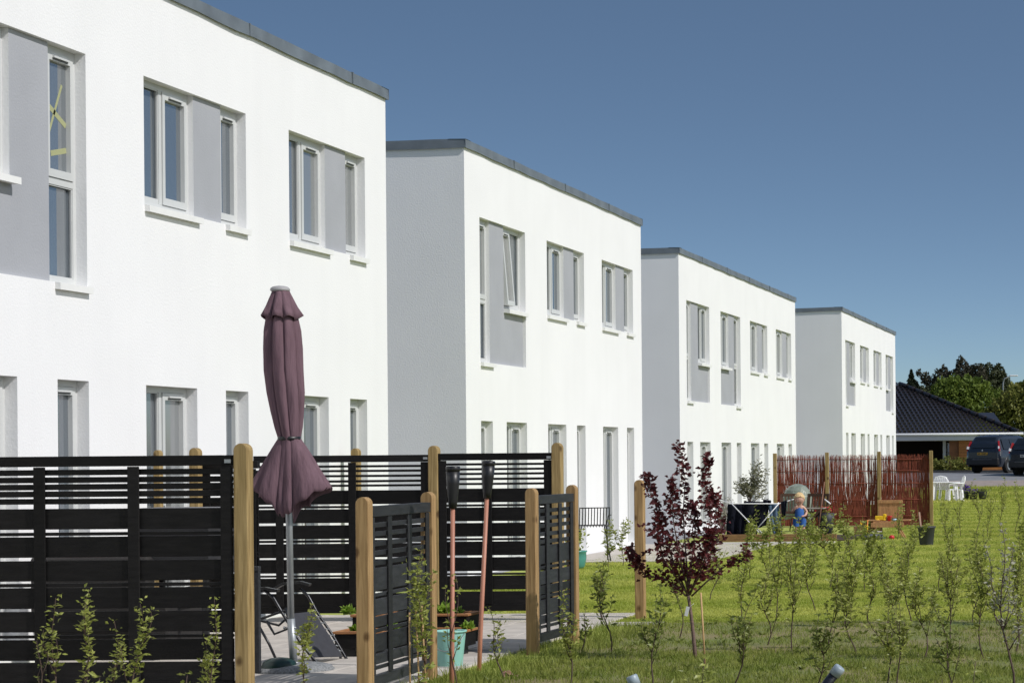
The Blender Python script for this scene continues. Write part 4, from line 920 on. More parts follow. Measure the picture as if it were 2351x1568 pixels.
try:
    if not me.skin_vertices:
        bpy.context.view_layer.objects.active = bo; bpy.ops.mesh.customdata_skin_add()
    for k, r in enumerate(Rr): me.skin_vertices[0].data[k].radius = (r, r * (.8 if k in (0, 1, 2, 3) else 1)); me.skin_vertices[0].data[k].use_root = (k == 0)
except Exception as ex: print('skin', ex)
bo.modifiers.new('sub', 'SUBSURF').levels = 2; bo.modifiers['sub'].render_levels = 2
mb = MB(); n = 26
for j, ph in enumerate(np.linspace(0.02, 1.95, 10)):
    for q in range(n):
        a = 2 * math.pi * q / n; front = max(0, -math.sin(a)); lim = min(ph, 1.95 - .68 * front ** .9); r = .116 + rd.uniform(-.005, .008)
        mb.v.append((r * math.sin(lim) * math.cos(a) * .95, -.014 + r * math.sin(lim) * math.sin(a), .826 + r * 1.08 * math.cos(lim)))
for j in range(9):
    for q in range(n): q2 = (q + 1) % n; mb.f.append((j*n+q, j*n+q2, (j+1)*n+q2, (j+1)*n+q)[::-1]); mb.m.append(0); mb.smooth.append(False)
mb.build('hair', m_hair, ch)
def shell(prof, m, name, c=(0, 0)):
    mb = MB(); n = 20
    for (z, rx, ry, cy) in prof:
        for q in range(n): a = 2 * math.pi * q / n; mb.v.append((c[0] + rx * math.cos(a), cy + ry * math.sin(a), z))
    for k in range(len(prof) - 1):
        for q in range(n): q2 = (q + 1) % n; mb.f.append((k*n+q, k*n+q2, (k+1)*n+q2, (k+1)*n+q)); mb.m.append(0); mb.smooth.append(True)
    return mb.build(name, m, ch)
shell([(.375, .104, .088, 0), (.44, .100, .086, 0), (.54, .096, .082, 0), (.60, .090, .074, 0), (.64, .070, .060, 0), (.665, .05, .05, 0)], m_blue, 'tank_top')
shell([(.245, .074, .068, -.008), (.33, .078, .074, 0), (.40, .07, .085, 0)], m_blue, 'shorts', (.062, 0)); shell([(.245, .074, .068, -.012), (.33, .078, .074, 0), (.40, .07, .085, 0)], m_blue, 'shorts', (-.062, 0))
for (nm, pts, m_, r) in (('eye', [(-.040, -.098, .812), (-.026, -.106, .812)], m_black, .007), ('eye', [(.026, -.106, .812), (.040, -.098, .812)], m_black, .007), ('mouth', [(-.018, -.102, .755), (.018, -.102, .755)], mat('lip', (.4, .13, .11), .5), .006), ('nose', [(0, -.104, .795), (0, -.114, .782)], m_skin, .012), ('ear', [(-.100, -.02, .805), (-.106, -.01, .785)], m_skin, .014), ('ear', [(.100, -.02, .805), (.106, -.01, .785)], m_skin, .014)):
    mb = MB(); mb.tube(pts, r, 6); mb.build(nm, m_, ch)

# toy bench with toys, pot with plank
b = gnd(2022, 1242); tbn = thing('toy_bench', 'wooden sand-and-play bench with upright back board', 'play table', (b.x, 45.3, 0)); m_pinel = mat('play_pine', (.42, .22, .09), .7, var=.2, vscale=4, stretch=(8, 8, 1))
for k in range(5): mb = MB(); mb.box(-.235 + k * .102, -.137 + k * .102, .26, .28, .42, .80 - .002 * (k % 2), bev=.003); mb.build('back_board', m_pinel, tbn)
mb = MB(); mb.box(-.24, .28, .24, .259, .73, .79, bev=.003); mb.build('back_batten', m_pinel, tbn)
for nm, bb in (('seat', (-.44, -.16, -.10, .22, .37, .395)), ('seat', (.20, .46, -.10, .22, .37, .395)), ('tray', (-.30, .28, -.12, .24, .30, .365)), ('apron', (-.34, .34, -.145, -.121, .24, .34))):
    mb = MB(); mb.box(*bb, bev=.004); mb.build(nm, m_pinel, tbn)
for (a, b2) in (((-.34, -.1, 0), (-.18, -.1, .36)), ((.34, -.1, 0), (.14, -.1, .36)), ((-.34, .2, 0), (-.18, .2, .36)), ((.34, .2, 0), (.14, .2, .36))): mb = MB(); mb.bar(a, b2, .07, .03); mb.build('leg', m_pinel, tbn)
t0 = Vector((b.x, 45.3, 0))
def toy(name, label, mm, fn, off):
    mb = MB(); fn(mb); return tag(mb.build(name, mm, None, t0 + Vector(off)), label, 'toy')
def truck(mb): mb.box(-.13, .03, -.05, .05, .02, .11, bev=.01); mb.box(.035, .10, -.045, .045, .02, .15, bev=.012); [mb.lathe([(.001, -.01), (.035, -.01), (.035, .01), (.001, .01)], 12, c=(x, y, .03)) for x in (-.08, .06) for y in (-.055, .055)]
toy('toy_truck', 'yellow plastic toy truck on the play bench', m_yel, truck, (-.14, .02, .366))
toy('toy_bucket', 'red plastic toy bucket beside the yellow truck', m_red, lambda mb: mb.lathe([(.035, 0), (.052, .10), (.058, .11), (.045, .11), (.03, .02)], 16), (.03, .0, .366))
toy('toy_cup', 'pale blue toy cup right of the red bucket', mat('pale_blue_plastic', (.35, .55, .65), .4), lambda mb: mb.lathe([(.04, 0), (.05, .05), (.045, .05), (.03, .01)], 14), (.13, .02, .366))
toy('toy_windmill', 'orange and yellow toy leaning left of the play bench', [m_orange, m_yel], lambda mb: (mb.tube([(0, 0, .0), (.03, 0, .40)], .012, 6), mb.box(-.05, .03, -.03, .03, .18, .30, 1, bev=.01)), (-.42, -.25, .0))
toy('toy_bowl', 'white plastic bowl below the play bench', m_white, lambda mb: mb.lathe([(.05, 0), (.11, .06), (.115, .065), (.10, .06), (.04, .012)], 20), (-.20, -.3, .10))
toy('toy_spade', 'teal toy spade in front of the play bench', m_tealpot, lambda mb: (mb.tube([(-.10, 0, .10), (.05, 0, .06)], .012, 6), mb.box(.05, .13, -.04, .04, .045, .06, bev=.005)), (-.14, -.42, -.02))
toy('toy_mould', 'red toy mould on the ground left before the bench', m_red, lambda mb: mb.lathe([(.06, 0), (.05, .05), (.02, .06)], 10), (-.12, -.45, 0)); toy('toy_ball', 'red toy lying on the ground right before the bench', m_red, lambda mb: mb.lathe([(.01, 0), (.045, .01), (.06, .045), (.045, .08), (.01, .09)], 12), (.12, -.4, 0))
b = gnd(2127, 1252); gp = thing('grey_tub', 'large dark grey plastic tub with a plank sticking out', 'tub', b)
mb = MB(); mb.lathe([(.125, 0), (.13, .01), (.165, .33), (.18, .34), (.18, .37), (.16, .37), (.15, .30)], 24); mb.build('shell', m_pot, gp)
mb = MB(); mb.lathe([(.15, .31), (.10, .36), (.02, .39)], 16); mb.build('contents', m_soil, gp)
q0 = Vector((b.x - .10, b.y, .38)); mb = MB(); mb.bar((-.09, 0, .2), (-.14, .05, .64), .035, .02); tag(mb.build('plank', mat('grey_pink_wood', (.33, .20, .15), .8), None, b), 'thin plank standing in the dark grey tub', 'plank')
# far white plastic table and chair, flower pots
b = gnd(2172, 1152); wt = thing('white_table', 'white plastic garden table right of the willow fence', 'table', b)
mb = MB(); mb.box(-.55, .55, -.38, .38, .70, .735, bev=.012); mb.build('tabletop', m_white, wt)
for x in (-.40, .36):
    for y in (-.3, .3): mb = MB(); mb.bar((x, y, .70), (x * 1.12, y * 1.1, .02), .07, .05); mb.build('leg', m_white, wt)
def monobloc(label, x, y, rz):
    r = thing('plastic_chair', label, 'chair', (x, y, .025), rz, 'white plastic garden chairs'); S = .25
    mb = MB(); mb.box(-S, S, -S, S, .41, .435, bev=.01); mb.build('seat', m_white, r)
    mb = MB()
    for k in range(6): xx = -.2 + k * .08; mb.bar((xx, .23, .44), (xx * 1.05, .34, .88), .06, .014)
    pts = [(-.26, .22, .44), (-.27, .33, .75), (-.18, .36, .88), (0, .365, .92), (.18, .36, .88), (.27, .33, .75), (.26, .22, .44)]; mb.tube(pts, .022, 7); mb.build('backrest', m_white, r)
    for s_ in (-1, 1):
        mb = MB(); mb.tube([(s_ * .27, .28, .66), (s_ * .30, 0, .66), (s_ * .29, -.24, .63), (s_ * .27, -.26, .42)], .022, 7); mb.build('armrest', m_white, r)
        for y in (-.24, .22): mb = MB(); mb.bar((s_ * .24, y, .42), (s_ * .29, y * 1.15, 0), .08, .06); mb.build('leg', m_white, r)
monobloc('white plastic chair tucked against the far side of the white table', b.x - .12, b.y + .62, rad(165)); monobloc('white plastic chair at the right end of the white table', b.x + .34, b.y - .22, rad(-75))
for k, (px, lab) in enumerate(((2216, 'dark pot with purple flowers right of the white table'), (2235, 'middle dark flower pot on the far patio'), (2256, 'rightmost dark pot on the far patio'))):
    c = gnd(px, 1150); p_ = thing('flower_pot', lab, 'pot', c, 0, 'dark pots on the far patio'); mb = MB(); mb.lathe([(.11, .02), (.17, .33), (.18, .36), (.15, .36)], 14); mb.build('pot', m_pot, p_); mb = MB()
    for j in range(90): a = rd.uniform(0, 6.283); mb.leaf((rd.gauss(0, .09), rd.gauss(0, .09), .36 + rd.uniform(0, .22 if k == 0 else .05)), (math.cos(a), math.sin(a), rd.uniform(-.2, 1)), .09, .07, 0 if (k < 2 and rd.random() < .7) else 1, rd)
    tag(mb.build('flowers', [m_purple, m_leafd], p_), kind='stuff')
# capped pipes and brown scrap in the foreground
for (p0, p1, lab, r_) in (((1470, 1600), (1449, 1550), 'left black pipe with a pale grey cap, at the bottom edge', .034), ((1885, 1585), (1930, 1530), 'right black pipe with a grey cap, bent upwards', .034)):
    d0 = 12.6; a, b2 = at(*p0, d0), at(*p1, d0); n = (b2 - a).normalized(); low = Vector((a.x - n.x * .1, a.y + .05, -.02)); t = thing('capped_pipe', lab, 'pipe', low, 0, 'capped pipes sticking out of the lawn')
    mb = MB(); mb.tube([Vector((0, 0, 0)), (a - low) * .6 + Vector((0, 0, -.05)), a - low, b2 - low - n * .05], r_ * .86, 14); mb.build('pipe', mat('black_pipe', (.012, .012, .018), .25), t)
    mb = MB(); mb.tube([b2 - low - n * .06, b2 - low - n * .008, b2 - low], [r_, r_, r_ * .82], 16); mb.build('cap', mat('grey_cap_plastic', (.30, .36, .40), .4), t)
b = gnd(1170, 1556); mb = MB(); rd = random.Random(9)
for k in range(7): a = rd.uniform(0, 6.283); mb.leaf((rd.gauss(0, .03), rd.gauss(0, .03), rd.uniform(.0, .04)), (math.cos(a), math.sin(a), rd.uniform(0, .8)), rd.uniform(.06, .10), .05, 0, rd)
tag(mb.build('withered_leaf', mat('withered_brown', (.22, .10, .06), .7, color2=(.42, .28, .2), vscale=30), None, b), 'withered brown leaf clump on the grass below the torches', 'leaf')

# ------------------------------------------------------------------ tiled house, cars, trees beyond
HY = 106.0; xr_ = at(2338, 985, HY).x; xl_ = xr_ - 13.0; ez = 2.62; RISE = .40
th = thing('tiled_bungalow', 'low timber-clad bungalow with dark tiled hip roof', 'house', (xr_, HY, 0))
m_tile = mat('black_roof_tile', (.017, .014, .017), .28, var=.2, vscale=3, spec=.6)
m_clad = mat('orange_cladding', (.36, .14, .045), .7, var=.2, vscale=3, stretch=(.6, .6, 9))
tw, tl = .225, .34; Wd = 13.0; run = Wd / 2
hipk = 1.0
mb = MB(); nrow = int(run / tl)
for j in range(nrow + 1):
    y0 = j * tl; xe = -y0 * hipk
    ncol = int((13.0 + xe) / tw)
    for i in range(ncol):
        a = xe - i * tw; pts = []
        for u_ in (0, .3, .55, .8, 1.0):
            h = .045 * math.sin(math.pi * min(1, u_ / .62)) if u_ < .62 else -.012 * math.sin(math.pi * (u_ - .62) / .38)
            pts.append((a - u_ * tw, h))
        za, zb = ez + .12 + y0 * RISE, ez + .12 + (y0 + tl) * RISE
        for (p, q) in zip(pts[:-1], pts[1:]):
            mb.quad((q[0], y0 - .02, za + q[1] + .025), (p[0], y0 - .02, za + p[1] + .025), (p[0], y0 + tl, zb + p[1]), (q[0], y0 + tl, zb + q[1]), 0, True)
        if j == 0: mb.quad((pts[0][0], y0 - .02, za - .02), (pts[2][0], y0 - .02, za - .02), (pts[2][0], y0 - .02, za + pts[2][1] + .025), (pts[0][0], y0 - .02, za + .03))
tag(mb.build('roof_tiles', m_tile, th), kind='stuff')
zr = ez + .12 + run * RISE
mb = MB(); mb.tri((.0, 0, ez + .1), (0, Wd, ez + .1), (-run, run, zr)); mb.quad((0, Wd, ez + .1), (-13, Wd, ez + .1), (-13 + 0, run, zr), (-run, run, zr)); mb.build('roof', m_tile, th)
for k in range(15):
    t0_, t1_ = k / 15, (k + 1.06) / 15; a = Vector((.02, -.02, ez + .17)).lerp(Vector((-run, run, zr + .06)), t0_); b2 = Vector((.02, -.02, ez + .17)).lerp(Vector((-run, run, zr + .06)), t1_); mb = MB(); mb.tube([a + Vector((0, 0, .02)), b2], [.115, .095], 8); mb.build('hip_tile', m_tile, th)
mb = MB(); mb.tube([(-13, -.09, ez + .08), (.25, -.09, ez + .09)], .065, 10); mb.build('gutter', mat('pale_gutter', (.62, .63, .64), .4), th)
mb = MB(); mb.box(-13, -.02, -.02, .03, ez - .20, ez + .06); mb.build('fascia', mat('pale_fascia', (.56, .57, .60), .6), th)
mb = MB(); mb.box(-13, -.1, .031, 4.0, ez - .22, ez - .18); mb.build('soffit', mat('soffit_white', (.5, .48, .44), .7), th)
xs = lambda px: at(px, 1040, HY).x - xr_
for k in range(11): mb = MB(); mb.box(xs(2200), xs(2330), 0.25, 0.30, .85 + k * .14, .85 + k * .14 + .132, bev=.004); mb.build('cladding_board', m_clad, th)
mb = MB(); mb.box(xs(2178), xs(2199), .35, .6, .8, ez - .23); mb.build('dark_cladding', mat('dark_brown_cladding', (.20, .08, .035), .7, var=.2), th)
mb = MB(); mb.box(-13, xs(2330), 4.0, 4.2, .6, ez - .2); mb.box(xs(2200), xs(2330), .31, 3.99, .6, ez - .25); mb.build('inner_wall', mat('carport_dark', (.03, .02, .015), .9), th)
mb = MB(); mb.box(xs(2162), xs(2169), .6, .75, .8, ez - .2); mb.build('post', mat('pale_post', (.5, .5, .5), .6), th)
mb = MB(); mb.box(xs(2169) + .001, xs(2178), 1.1, 1.15, 1.2, 2.3); wn = mb.build('window', m_frame, th); mb = MB(); mb.box(xs(2170), xs(2177.5), 1.085, 1.099, 1.85, 2.25); mb.build('pane', m_glass, wn); mb = MB(); mb.box(xs(2170), xs(2177.5), 1.085, 1.099, 1.25, 1.75); mb.build('pane', m_glass, wn)
mb = MB(); mb.box(-.05, .05, -.05, .05, 0, .22); c = at(2112, 902, HY + 5.3); tag(mb.build('roof_vent', m_white, th, (c.x - xr_, 5.3, ez + .12 + 5.0 * RISE)))
c = at(2250, 950, 125); fr = thing('far_roof', 'dark roof of another house behind the hip roof', 'house', (c.x, 125, 0)); mb = MB()
mb.quad((-2.2, 0, 3.4), (1.3, 0, 3.4), (.6, 2.5, 4.15), (-2.2, 2.5, 4.15)); mb.build('roof', m_tile, fr); mb = MB(); mb.box(-2.1, 1.1, .3, 4, .5, 3.38); mb.build('wall', m_clad, fr)

m_car1 = mat('dark_blue_car_paint', (.012, .016, .026), .25, spec=.6, coat=.6); m_car2 = mat('black_car_paint', (.006, .006, .007), .25, spec=.6, coat=.6)
m_cglass = mat('car_glass', (.008, .01, .012), .05, ior=1.8); m_tyre = mat('tyre', (.012, .012, .012), .8); m_rim = mat('alloy', (.45, .46, .47), .3, metal=.8)
m_tail = mat('tail_lamp', (.30, .008, .012), .2); m_clear = mat('clear_lamp', (.6, .6, .62), .2)
def car(label, loc, rz, paint, plate_mat, L=4.45, W=1.77, H=1.66, seed=0):
    r = thing('parked_car', label, 'car', loc, rz, 'dark cars parked on the road'); hw = W / 2
    # stations along the length (rear = 0): (y, waist half width, roof z, roof half width, bottom z)
    st = [(0.0, .80, .92, .76, .40), (.06, .96, 1.05, .84, .30), (.14, .99, 1.32, .80, .28), (.34, 1.0, 1.60, .72, .28), (.8, 1.0, H, .72, .25), (1.6, 1.0, H + .01, .72, .24), (2.3, 1.0, H - .02, .71, .24), (2.75, 1.0, 1.50, .72, .24), (3.25, .99, 1.10, .80, .25), (3.5, .98, 1.02, .82, .25), (4.2, .92, .90, .76, .28), (4.42, .80, .75, .66, .34)]
    mb = MB(); rings = []
    for (y, wf_, zt, rf, zb) in st:
        zw = min(1.0, zt - .03); wv = hw * wf_; rv = hw * rf; pr = [(-wv * .93, zb), (-wv, zb + .22), (-wv, (zb + zw) / 2 + .08), (-wv * .97, zw), (-rv * 1.04, zt - .10 if zt > 1.15 else zt - .015), (-rv * .86, zt), (0, zt + .015)]
        full = pr + [(-x, z) for x, z in pr[-2::-1]]; rings.append([(x, y, z) for x, z in full])
    n = len(rings[0]); base = 0
    for g in rings: mb.v += g
    for k in range(len(rings) - 1):
        for q in range(n - 1): mb.f.append((k*n+q, (k+1)*n+q, (k+1)*n+q+1, k*n+q+1)); mb.m.append(0); mb.smooth.append(q not in (3, 8))
    mb.f.append(tuple(range(n))); mb.m.append(0); mb.smooth.append(False); e_ = (len(rings) - 1) * n; mb.f.append(tuple(range(e_, e_ + n))[::-1]); mb.m.append(0); mb.smooth.append(False)
    mb.build('body', paint, r)
    mb = MB(); mb.quad((-.60, .055, 1.10), (.60, .055, 1.10), (.52, .30, 1.555), (-.52, .30, 1.555)); o = mb.build('rear_window', m_cglass, r); o.location = (0, -.018, .012); o.modifiers.new('s', 'SOLIDIFY').thickness = .01
    for s_ in (-1, 1):
        mb = MB()
        for (y0, y1, k0, k1) in ((.42, 1.0, 0, 1), (1.08, 1.85, 1, 1), (1.93, 2.75, 1, 0)):
            x0, xt = s_ * hw * .975, s_ * hw * .775
            mb.quad((x0, y0 if k0 else y0 - .06, 1.04), (x0, y1 if k1 else y1 + .32, 1.04), (xt, y1, 1.50), (xt, y0, 1.50))
        o = mb.build('side_window', m_cglass, r); o.location = (s_ * .012, 0, .006)
        mb = MB(); mb.bar((s_ * hw * .915, .085, .96), (s_ * hw * .80, .19, 1.40), .075, .10); mb.build('tail_light', m_tail, r)
        mb = MB(); mb.bar((s_ * hw * .90, .05, 1.06), (s_ * hw * .875, .075, 1.17), .06, .10); mb.build('reversing_light', m_clear, r)
        mb = MB(); mb.box(s_ * .62 - .08, s_ * .62 + .08, -.012, .03, .52, .56); mb.build('reflector', m_tail, r)
        mb = MB(); mb.box(s_ * 1.0 - .10, s_ * 1.0 + .10, 2.62, 2.75, 1.06, 1.22, bev=.03); mb.build('mirror', paint, r)
        for y in (.82, 3.45):
            mb = MB(); mb.tube([(s_ * (hw - .20), y, .34), (s_ * (hw + .01), y, .34)], .34, 22); wh = mb.build('wheel', m_tyre, r); mb = MB(); mb.tube([(s_ * (hw + .012), y, .34), (s_ * (hw + .016), y, .34)], .21, 16); mb.build('rim', m_rim, wh)
            mb = MB(); mb.tube([(s_ * (hw - .01), y + .40 * math.cos(t), .34 + .40 * math.sin(t)) for t in np.linspace(-.2, math.pi + .2, 14)], .035, 6); mb.build('wheel_arch', m_black, r)
    mb = MB(); mb.box(-hw * .93, hw * .93, -.06, .10, .36, .66, bev=.04); mb.build('bumper', mat('bumper_plastic', (.014, .014, .015), .55), r)
    mb = MB(); mb.box(-.26, .26, -.012, .0, .80, .91); pt_ = mb.build('number_plate', plate_mat, r); mb = MB()
    for k in range(7):
        if k in (2,): continue
        mb.box(-.22 + k * .063, -.22 + k * .063 + .04, -.014, -.0125, .825, .885)
    mb.build('plate_characters', m_black, pt_)
    mb = MB(); mb.tube([(0, -.014, 1.0), (0, -.002, 1.0)], .04, 14); mb.build('badge', m_rim, r)
    mb = MB(); mb.box(-.5, .5, -.066, -.0605, .60, .615); mb.build('trim_strip', mat('trim_grey', (.2, .2, .21), .5), r)
    for s_ in (-.55, .55): mb = MB(); mb.tube([(s_, .5, H + .03), (s_, 2.2, H + .035)], .018, 6); mb.build('roof_rail', m_black, r)
    return r
c = at(2256, 1086, 95.2); car('dark blue estate car with yellow number plate on the road', (c.x, 95.2, zg(95.2) + .012), rad(-27), m_car1, mat('yellow_plate', (.55, .30, .02), .5))
c = at(2342, 1100, 91.0); car('black car with white number plate at the right edge', (c.x + .25, 91.0, zg(91) + .012), rad(-24), m_car2, mat('white_plate', (.5, .5, .5), .5), H=1.45)

def leaf_cloud(name, label, loc, lobes, n, size, m, trunk_h, r0, seed, group=None, trunkm=None, cat='tree', shape='round'):
    g = np.random.default_rng(seed); t = thing(name, label, cat, loc, 0, group); V = []; tot = sum(l[3] ** 2 for l in lobes)
    mb = MB()
    mb.tube([(0, 0, -.1), (0, 0, trunk_h * .6), (lobes[0][0] * .5, 0, trunk_h)], [r0, r0 * .8, r0 * .5], 8)
    for (x, y, z, r, sq) in lobes: mb.tube([(0, 0, trunk_h * .6), (x * .5, y * .5, (trunk_h * .6 + z) / 2), (x, y, z)], [r0 * .5, r0 * .3, r0 * .1], 5)
    for k, (x, y, z, r, sq) in enumerate(lobes):
        kk = int(n * r * r / tot); d = g.normal(size=(kk, 3)); d /= np.linalg.norm(d, axis=1)[:, None]; rr = r * (.35 + .65 * g.random(kk) ** .45) * (1 + .18 * np.sin(d[:, 0] * 7 + k) * np.sin(d[:, 2] * 6 + 2 * k))
        if shape == 'cone':
            hz = g.random(kk); rad_ = r * (1 - hz) * (.5 + .5 * g.random(kk)) * (1 + .25 * np.sin(hz * 40)); an = g.random(kk) * 6.283; P = np.stack([x + rad_ * np.cos(an), y + rad_ * np.sin(an), z + hz * sq], 1)
        else: P = np.array([x, y, z]) + d * rr[:, None] * np.array([1, 1, sq])
        V.append(P)
    P = np.concatenate(V); N = len(P); a = g.normal(size=(N, 3)); a /= np.linalg.norm(a, axis=1)[:, None]; b_ = g.normal(size=(N, 3)); b_ -= a * (a * b_).sum(1)[:, None]; b_ /= np.linalg.norm(b_, axis=1)[:, None]
    s_ = size * (.6 + .8 * g.random(N))[:, None]; vv = np.stack([P - a * s_, P + b_ * s_ * .5, P + a * s_, P - b_ * s_ * .5], 1).reshape(-1, 3)
    me = bpy.data.meshes.new('crown'); me.vertices.add(4 * N); me.vertices.foreach_set('co', vv.ravel()); me.loops.add(4 * N); me.loops.foreach_set('vertex_index', np.arange(4 * N)); me.polygons.add(N); me.polygons.foreach_set('loop_start', np.arange(N) * 4); me.materials.append(m); me.update(); me.validate()
    mb.build('trunk', trunkm or m_bark, t); link('crown', me, t); return t
m_tg = mat('tree_leaf_green', (.075, .12, .016), .6, color2=(.17, .22, .035), vscale=1.2, transl=.25, spec=.25); m_td = mat('tree_leaf_dark', (.035, .045, .022), .65, color2=(.075, .085, .035), vscale=1.2, transl=.15, spec=.2)
m_tp = mat('tree_leaf_purple', (.030, .030, .022), .6, color2=(.070, .066, .038), vscale=1.5, transl=.15, spec=.2); m_ty = mat('tree_leaf_yellowgreen', (.11, .13, .022), .6, color2=(.21, .21, .05), vscale=1.0, transl=.25, spec=.25); m_tc = mat('conifer_needle', (.018, .028, .015), .7, color2=(.035, .045, .02), vscale=2, spec=.2)
def tree_at(px, d): return (at(px, 1040, d).x, d, .85)
zz = lambda py, d: EYE + (1041 - py) * d / F - .85
d = 150; leaf_cloud('broad_tree', 'broad bright green tree behind the tiled bungalow', tree_at(2205, d), [(0, 0, zz(925, d), 1.9, .95), (-1.7, 0, zz(935, d), 1.5, .9), (1.5, .3, zz(930, d), 1.6, .95), (-.6, 0, zz(895, d), 1.3, .8), (.8, .2, zz(893, d), 1.2, .8), (-2.6, .2, zz(958, d), 1.2, .9), (2.4, 0, zz(960, d), 1.3, .9), (0, -.4, zz(960, d), 1.8, .9)], 15000, .13, m_tg, 2.5, .22, 1)
d = 165; leaf_cloud('dark_tree', 'dark purplish tree rising highest behind the green tree', tree_at(2205, d), [(.3, 0, zz(868, d), 1.15, 1.0), (.2, 0, zz(848, d), .6, 1.5), (0, 0, zz(830, d), .28, 1.8), (-1.3, 0, zz(866, d), .75, 1.0), (-2.0, 0, zz(882, d), .7, .9), (-2.6, 0, zz(868, d), .4, 1.3), (-3.1, 0, zz(855, d), .22, 1.4), (-1.3, 0, zz(852, d), .35, 1.3), (1.3, 0, zz(860, d), .8, 1.1), (0, 0, zz(900, d), 1.8, .7)], 6500, .13, m_tp, 3.0, .25, 2)
d = 175; leaf_cloud('feathery_tree', 'soft dark green tree left of the street lamp', tree_at(2277, d), [(0, 0, zz(868, d), .95, 1.3), (.6, 0, zz(858, d), .6, 1.3), (-.7, 0, zz(852, d), .5, 1.3), (.9, 0, zz(880, d), .7, 1.1), (0, 0, zz(895, d), 1.2, .9)], 5200, .12, m_td, 3, .2, 3)
d = 150; leaf_cloud('spruce', 'dark pointed conifer left of the green tree', tree_at(2094, d), [(0, 0, zz(920, d), .75, 2.15), (.35, .1, zz(915, d), .6, 1.2)], 3800, .10, m_tc, 2.5, .15, 4, shape='cone')
d = 140; leaf_cloud('olive_bush', 'yellow-green bushy tree at the right edge behind the roof', tree_at(2338, d), [(0, 0, zz(925, d), 1.3, 1.0), (-1.0, 0, zz(945, d), 1.1, 1.0), (.9, 0, zz(905, d), 1.1, 1.0), (.2, 0, zz(960, d), 1.5, .9), (-1.6, 0, zz(965, d), 1.0, .9), (1.8, 0, zz(940, d), 1.6, 1.0), (1.0, 0, zz(985, d), 1.5, .9)], 8500, .13, m_ty, 2, .18, 5)
d = 180; leaf_cloud('far_tree', 'distant green tree right of the street lamp', tree_at(2325, d), [(0, 0, zz(900, d), .9, .8), (.8, 0, zz(893, d), .8, .8), (1.9, 0, zz(898, d), 1.0, .8), (-1.2, 0, zz(912, d), .8, .8)], 3600, .13, m_tg, 2.5, .2, 6)
d = 160; leaf_cloud('far_bush', 'dark green bush low behind the ridge by the conifer', tree_at(2122, d), [(0, 0, zz(905, d), .8, .8), (-1.4, 0, zz(903, d), .5, .6), (.9, 0, zz(900, d), .8, .9)], 2600, .12, m_td, 2.5, .15, 7)
for k, (px, w_) in enumerate(((2150, .55), (2180, .8), (2208, .7))):
    leaf_cloud('low_shrub', ['brownish low shrub nearest the willow fence, before the bungalow', 'middle brownish low shrub before the bungalow', 'brownish low shrub beside the dark blue car'][k], (at(px, 1040, 103.5).x, 103.5, .9), [(0, 0, .32, w_ * .7, .8), (.3, 0, .25, w_ * .5, .8)], 700, .06, m_ty, .2, .03, 20 + k, group='low shrubs before the bungalow', cat='shrub')
q = at(2303, 905, 145); sl = thing('street_lamp', 'thin street lamp with one arm among the far trees', 'street lamp', (q.x, 145, .85)); ztop = zz(864, 145)
mb = MB(); mb.tube([(0, 0, 0), (0, 0, ztop - .5), (.1, 0, ztop - .15), (.5, 0, ztop + .02)], [.06, .045, .04, .035], 8); mb.build('pole', m_steel, sl); mb = MB(); mb.box(.45, 1.0, -.09, .09, ztop - .01, ztop + .08, bev=.03); mb.build('lamp_head', m_white, sl)

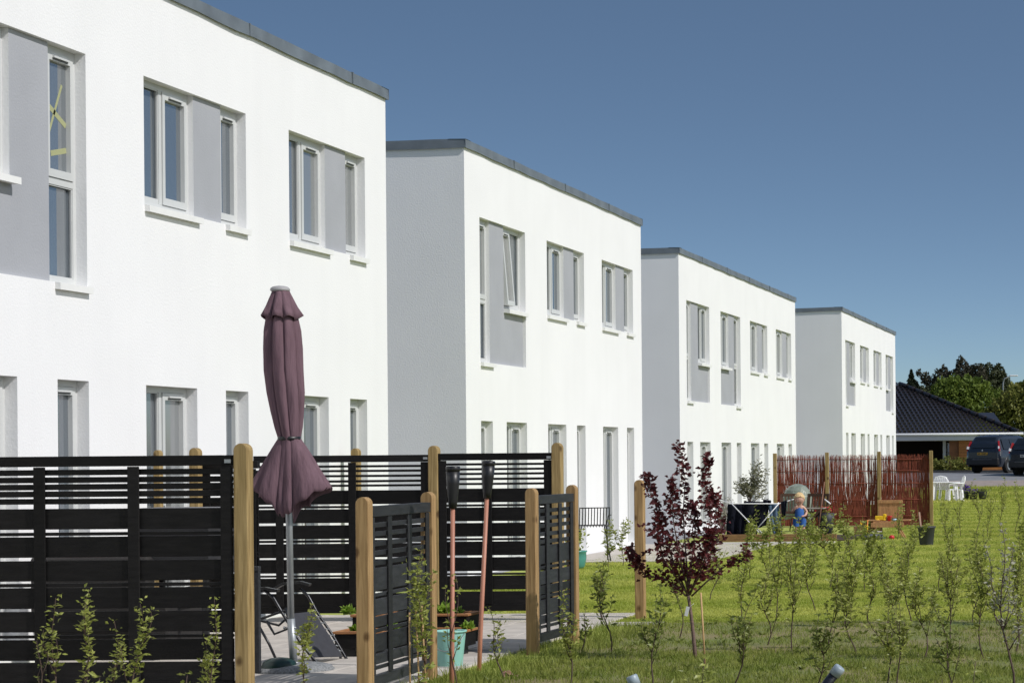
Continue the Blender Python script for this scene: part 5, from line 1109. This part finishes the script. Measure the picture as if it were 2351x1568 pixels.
# ------------------------------------------------------------------ grass
def blades(name, label, m, regs, kind='stuff', seed=3):
    g = np.random.default_rng(seed); VV = []
    for (x0, x1, y0, y1, dens, h, wd, soft) in regs:
        n = int((x1 - x0) * (y1 - y0) * dens); P = np.stack([g.uniform(x0, x1, n), g.uniform(y0, y1, n)], 1)
        if soft:   # uneven stand with bare patches
            f = np.sin(P[:, 0] * 2.3 + np.sin(P[:, 1] * 1.7) * 1.5) * np.sin(P[:, 1] * 3.1 + P[:, 0] * .8) + .5 * np.sin(P[:, 0] * 7.1 + P[:, 1] * 5.3)
            P = P[g.random(n) < np.clip(.72 + .5 * f, .06, 1)]; n = len(P)
        # sight cone of the place actually seen
        px = CX + P[:, 0] / P[:, 1] * F; keep = (px > 850) & (px < 2480); P = P[keep]; n = len(P)
        hh = h * (.5 + .9 * g.random(n)); a = g.random(n) * 6.283; ww = wd * (.7 + .6 * g.random(n)); ln = .55 * hh * g.normal(size=n); la = g.random(n) * 6.283
        z = np.array([zg(v) for v in P[:, 1]]) if y1 > 80 else np.zeros(n)
        b = np.stack([P[:, 0], P[:, 1], z], 1); sd3 = np.stack([np.cos(a) * ww / 2, np.sin(a) * ww / 2, np.zeros(n)], 1)
        tip = b + np.stack([np.cos(la) * ln, np.sin(la) * ln, hh], 1); VV.append(np.stack([b - sd3, b + sd3, tip], 1).reshape(-1, 3))
    V = np.concatenate(VV); N = len(V) // 3; me = bpy.data.meshes.new(name); me.vertices.add(3 * N); me.vertices.foreach_set('co', V.ravel()); me.loops.add(3 * N); me.loops.foreach_set('vertex_index', np.arange(3 * N)); me.polygons.add(N); me.polygons.foreach_set('loop_start', np.arange(N) * 3)
    me.materials.append(m); me.update(); me.validate(); return tag(link(name, me), label, 'grass', kind=kind)
blades('lawn_grass', 'bright mown lawn behind the saplings', m_lawn, [(-7.3, -.6, 22.75, 30, 3400, .024, .009, False), (-9.5, -1.0, 30, 42.8, 1500, .026, .012, False), (-6.3, -1.5, 42.8, 56, 900, .03, .016, False), (-9.8, -2, 56, 78, 420, .035, .024, False), (-9, -2.5, 78, 86.8, 400, .08, .035, False), (-9.6, -7.3, 24.6, 30, 1000, .05, .012, False)], seed=3)
blades('rough_grass', 'rougher patchy grass in front of the mown lawn', m_rough, [(-5.65, -.4, 14.5, 19.4, 3600, .045, .008, True), (-5.4, -.4, 19.4, 22.75, 1300, .04, .008, True), (-5.7, -5.0, 15.0, 22.6, 900, .09, .009, True)], seed=4)

g_ = random.Random(77); mb = MB()
for k in range(260):
    x, y = g_.uniform(-5.3, -.8), g_.uniform(15.2, 22.6)
    for j in range(g_.randint(4, 9)): a = g_.uniform(0, 6.283); L_ = g_.uniform(.03, .085); mb.leaf((x, y, .005), (math.cos(a), math.sin(a), g_.uniform(.25, 1.3)), L_, L_ * .34, 0, g_)
tag(mb.build('weeds', m_leafd), 'scattered broad-leaved weeds in the rough grass strip', 'weeds', kind='stuff')
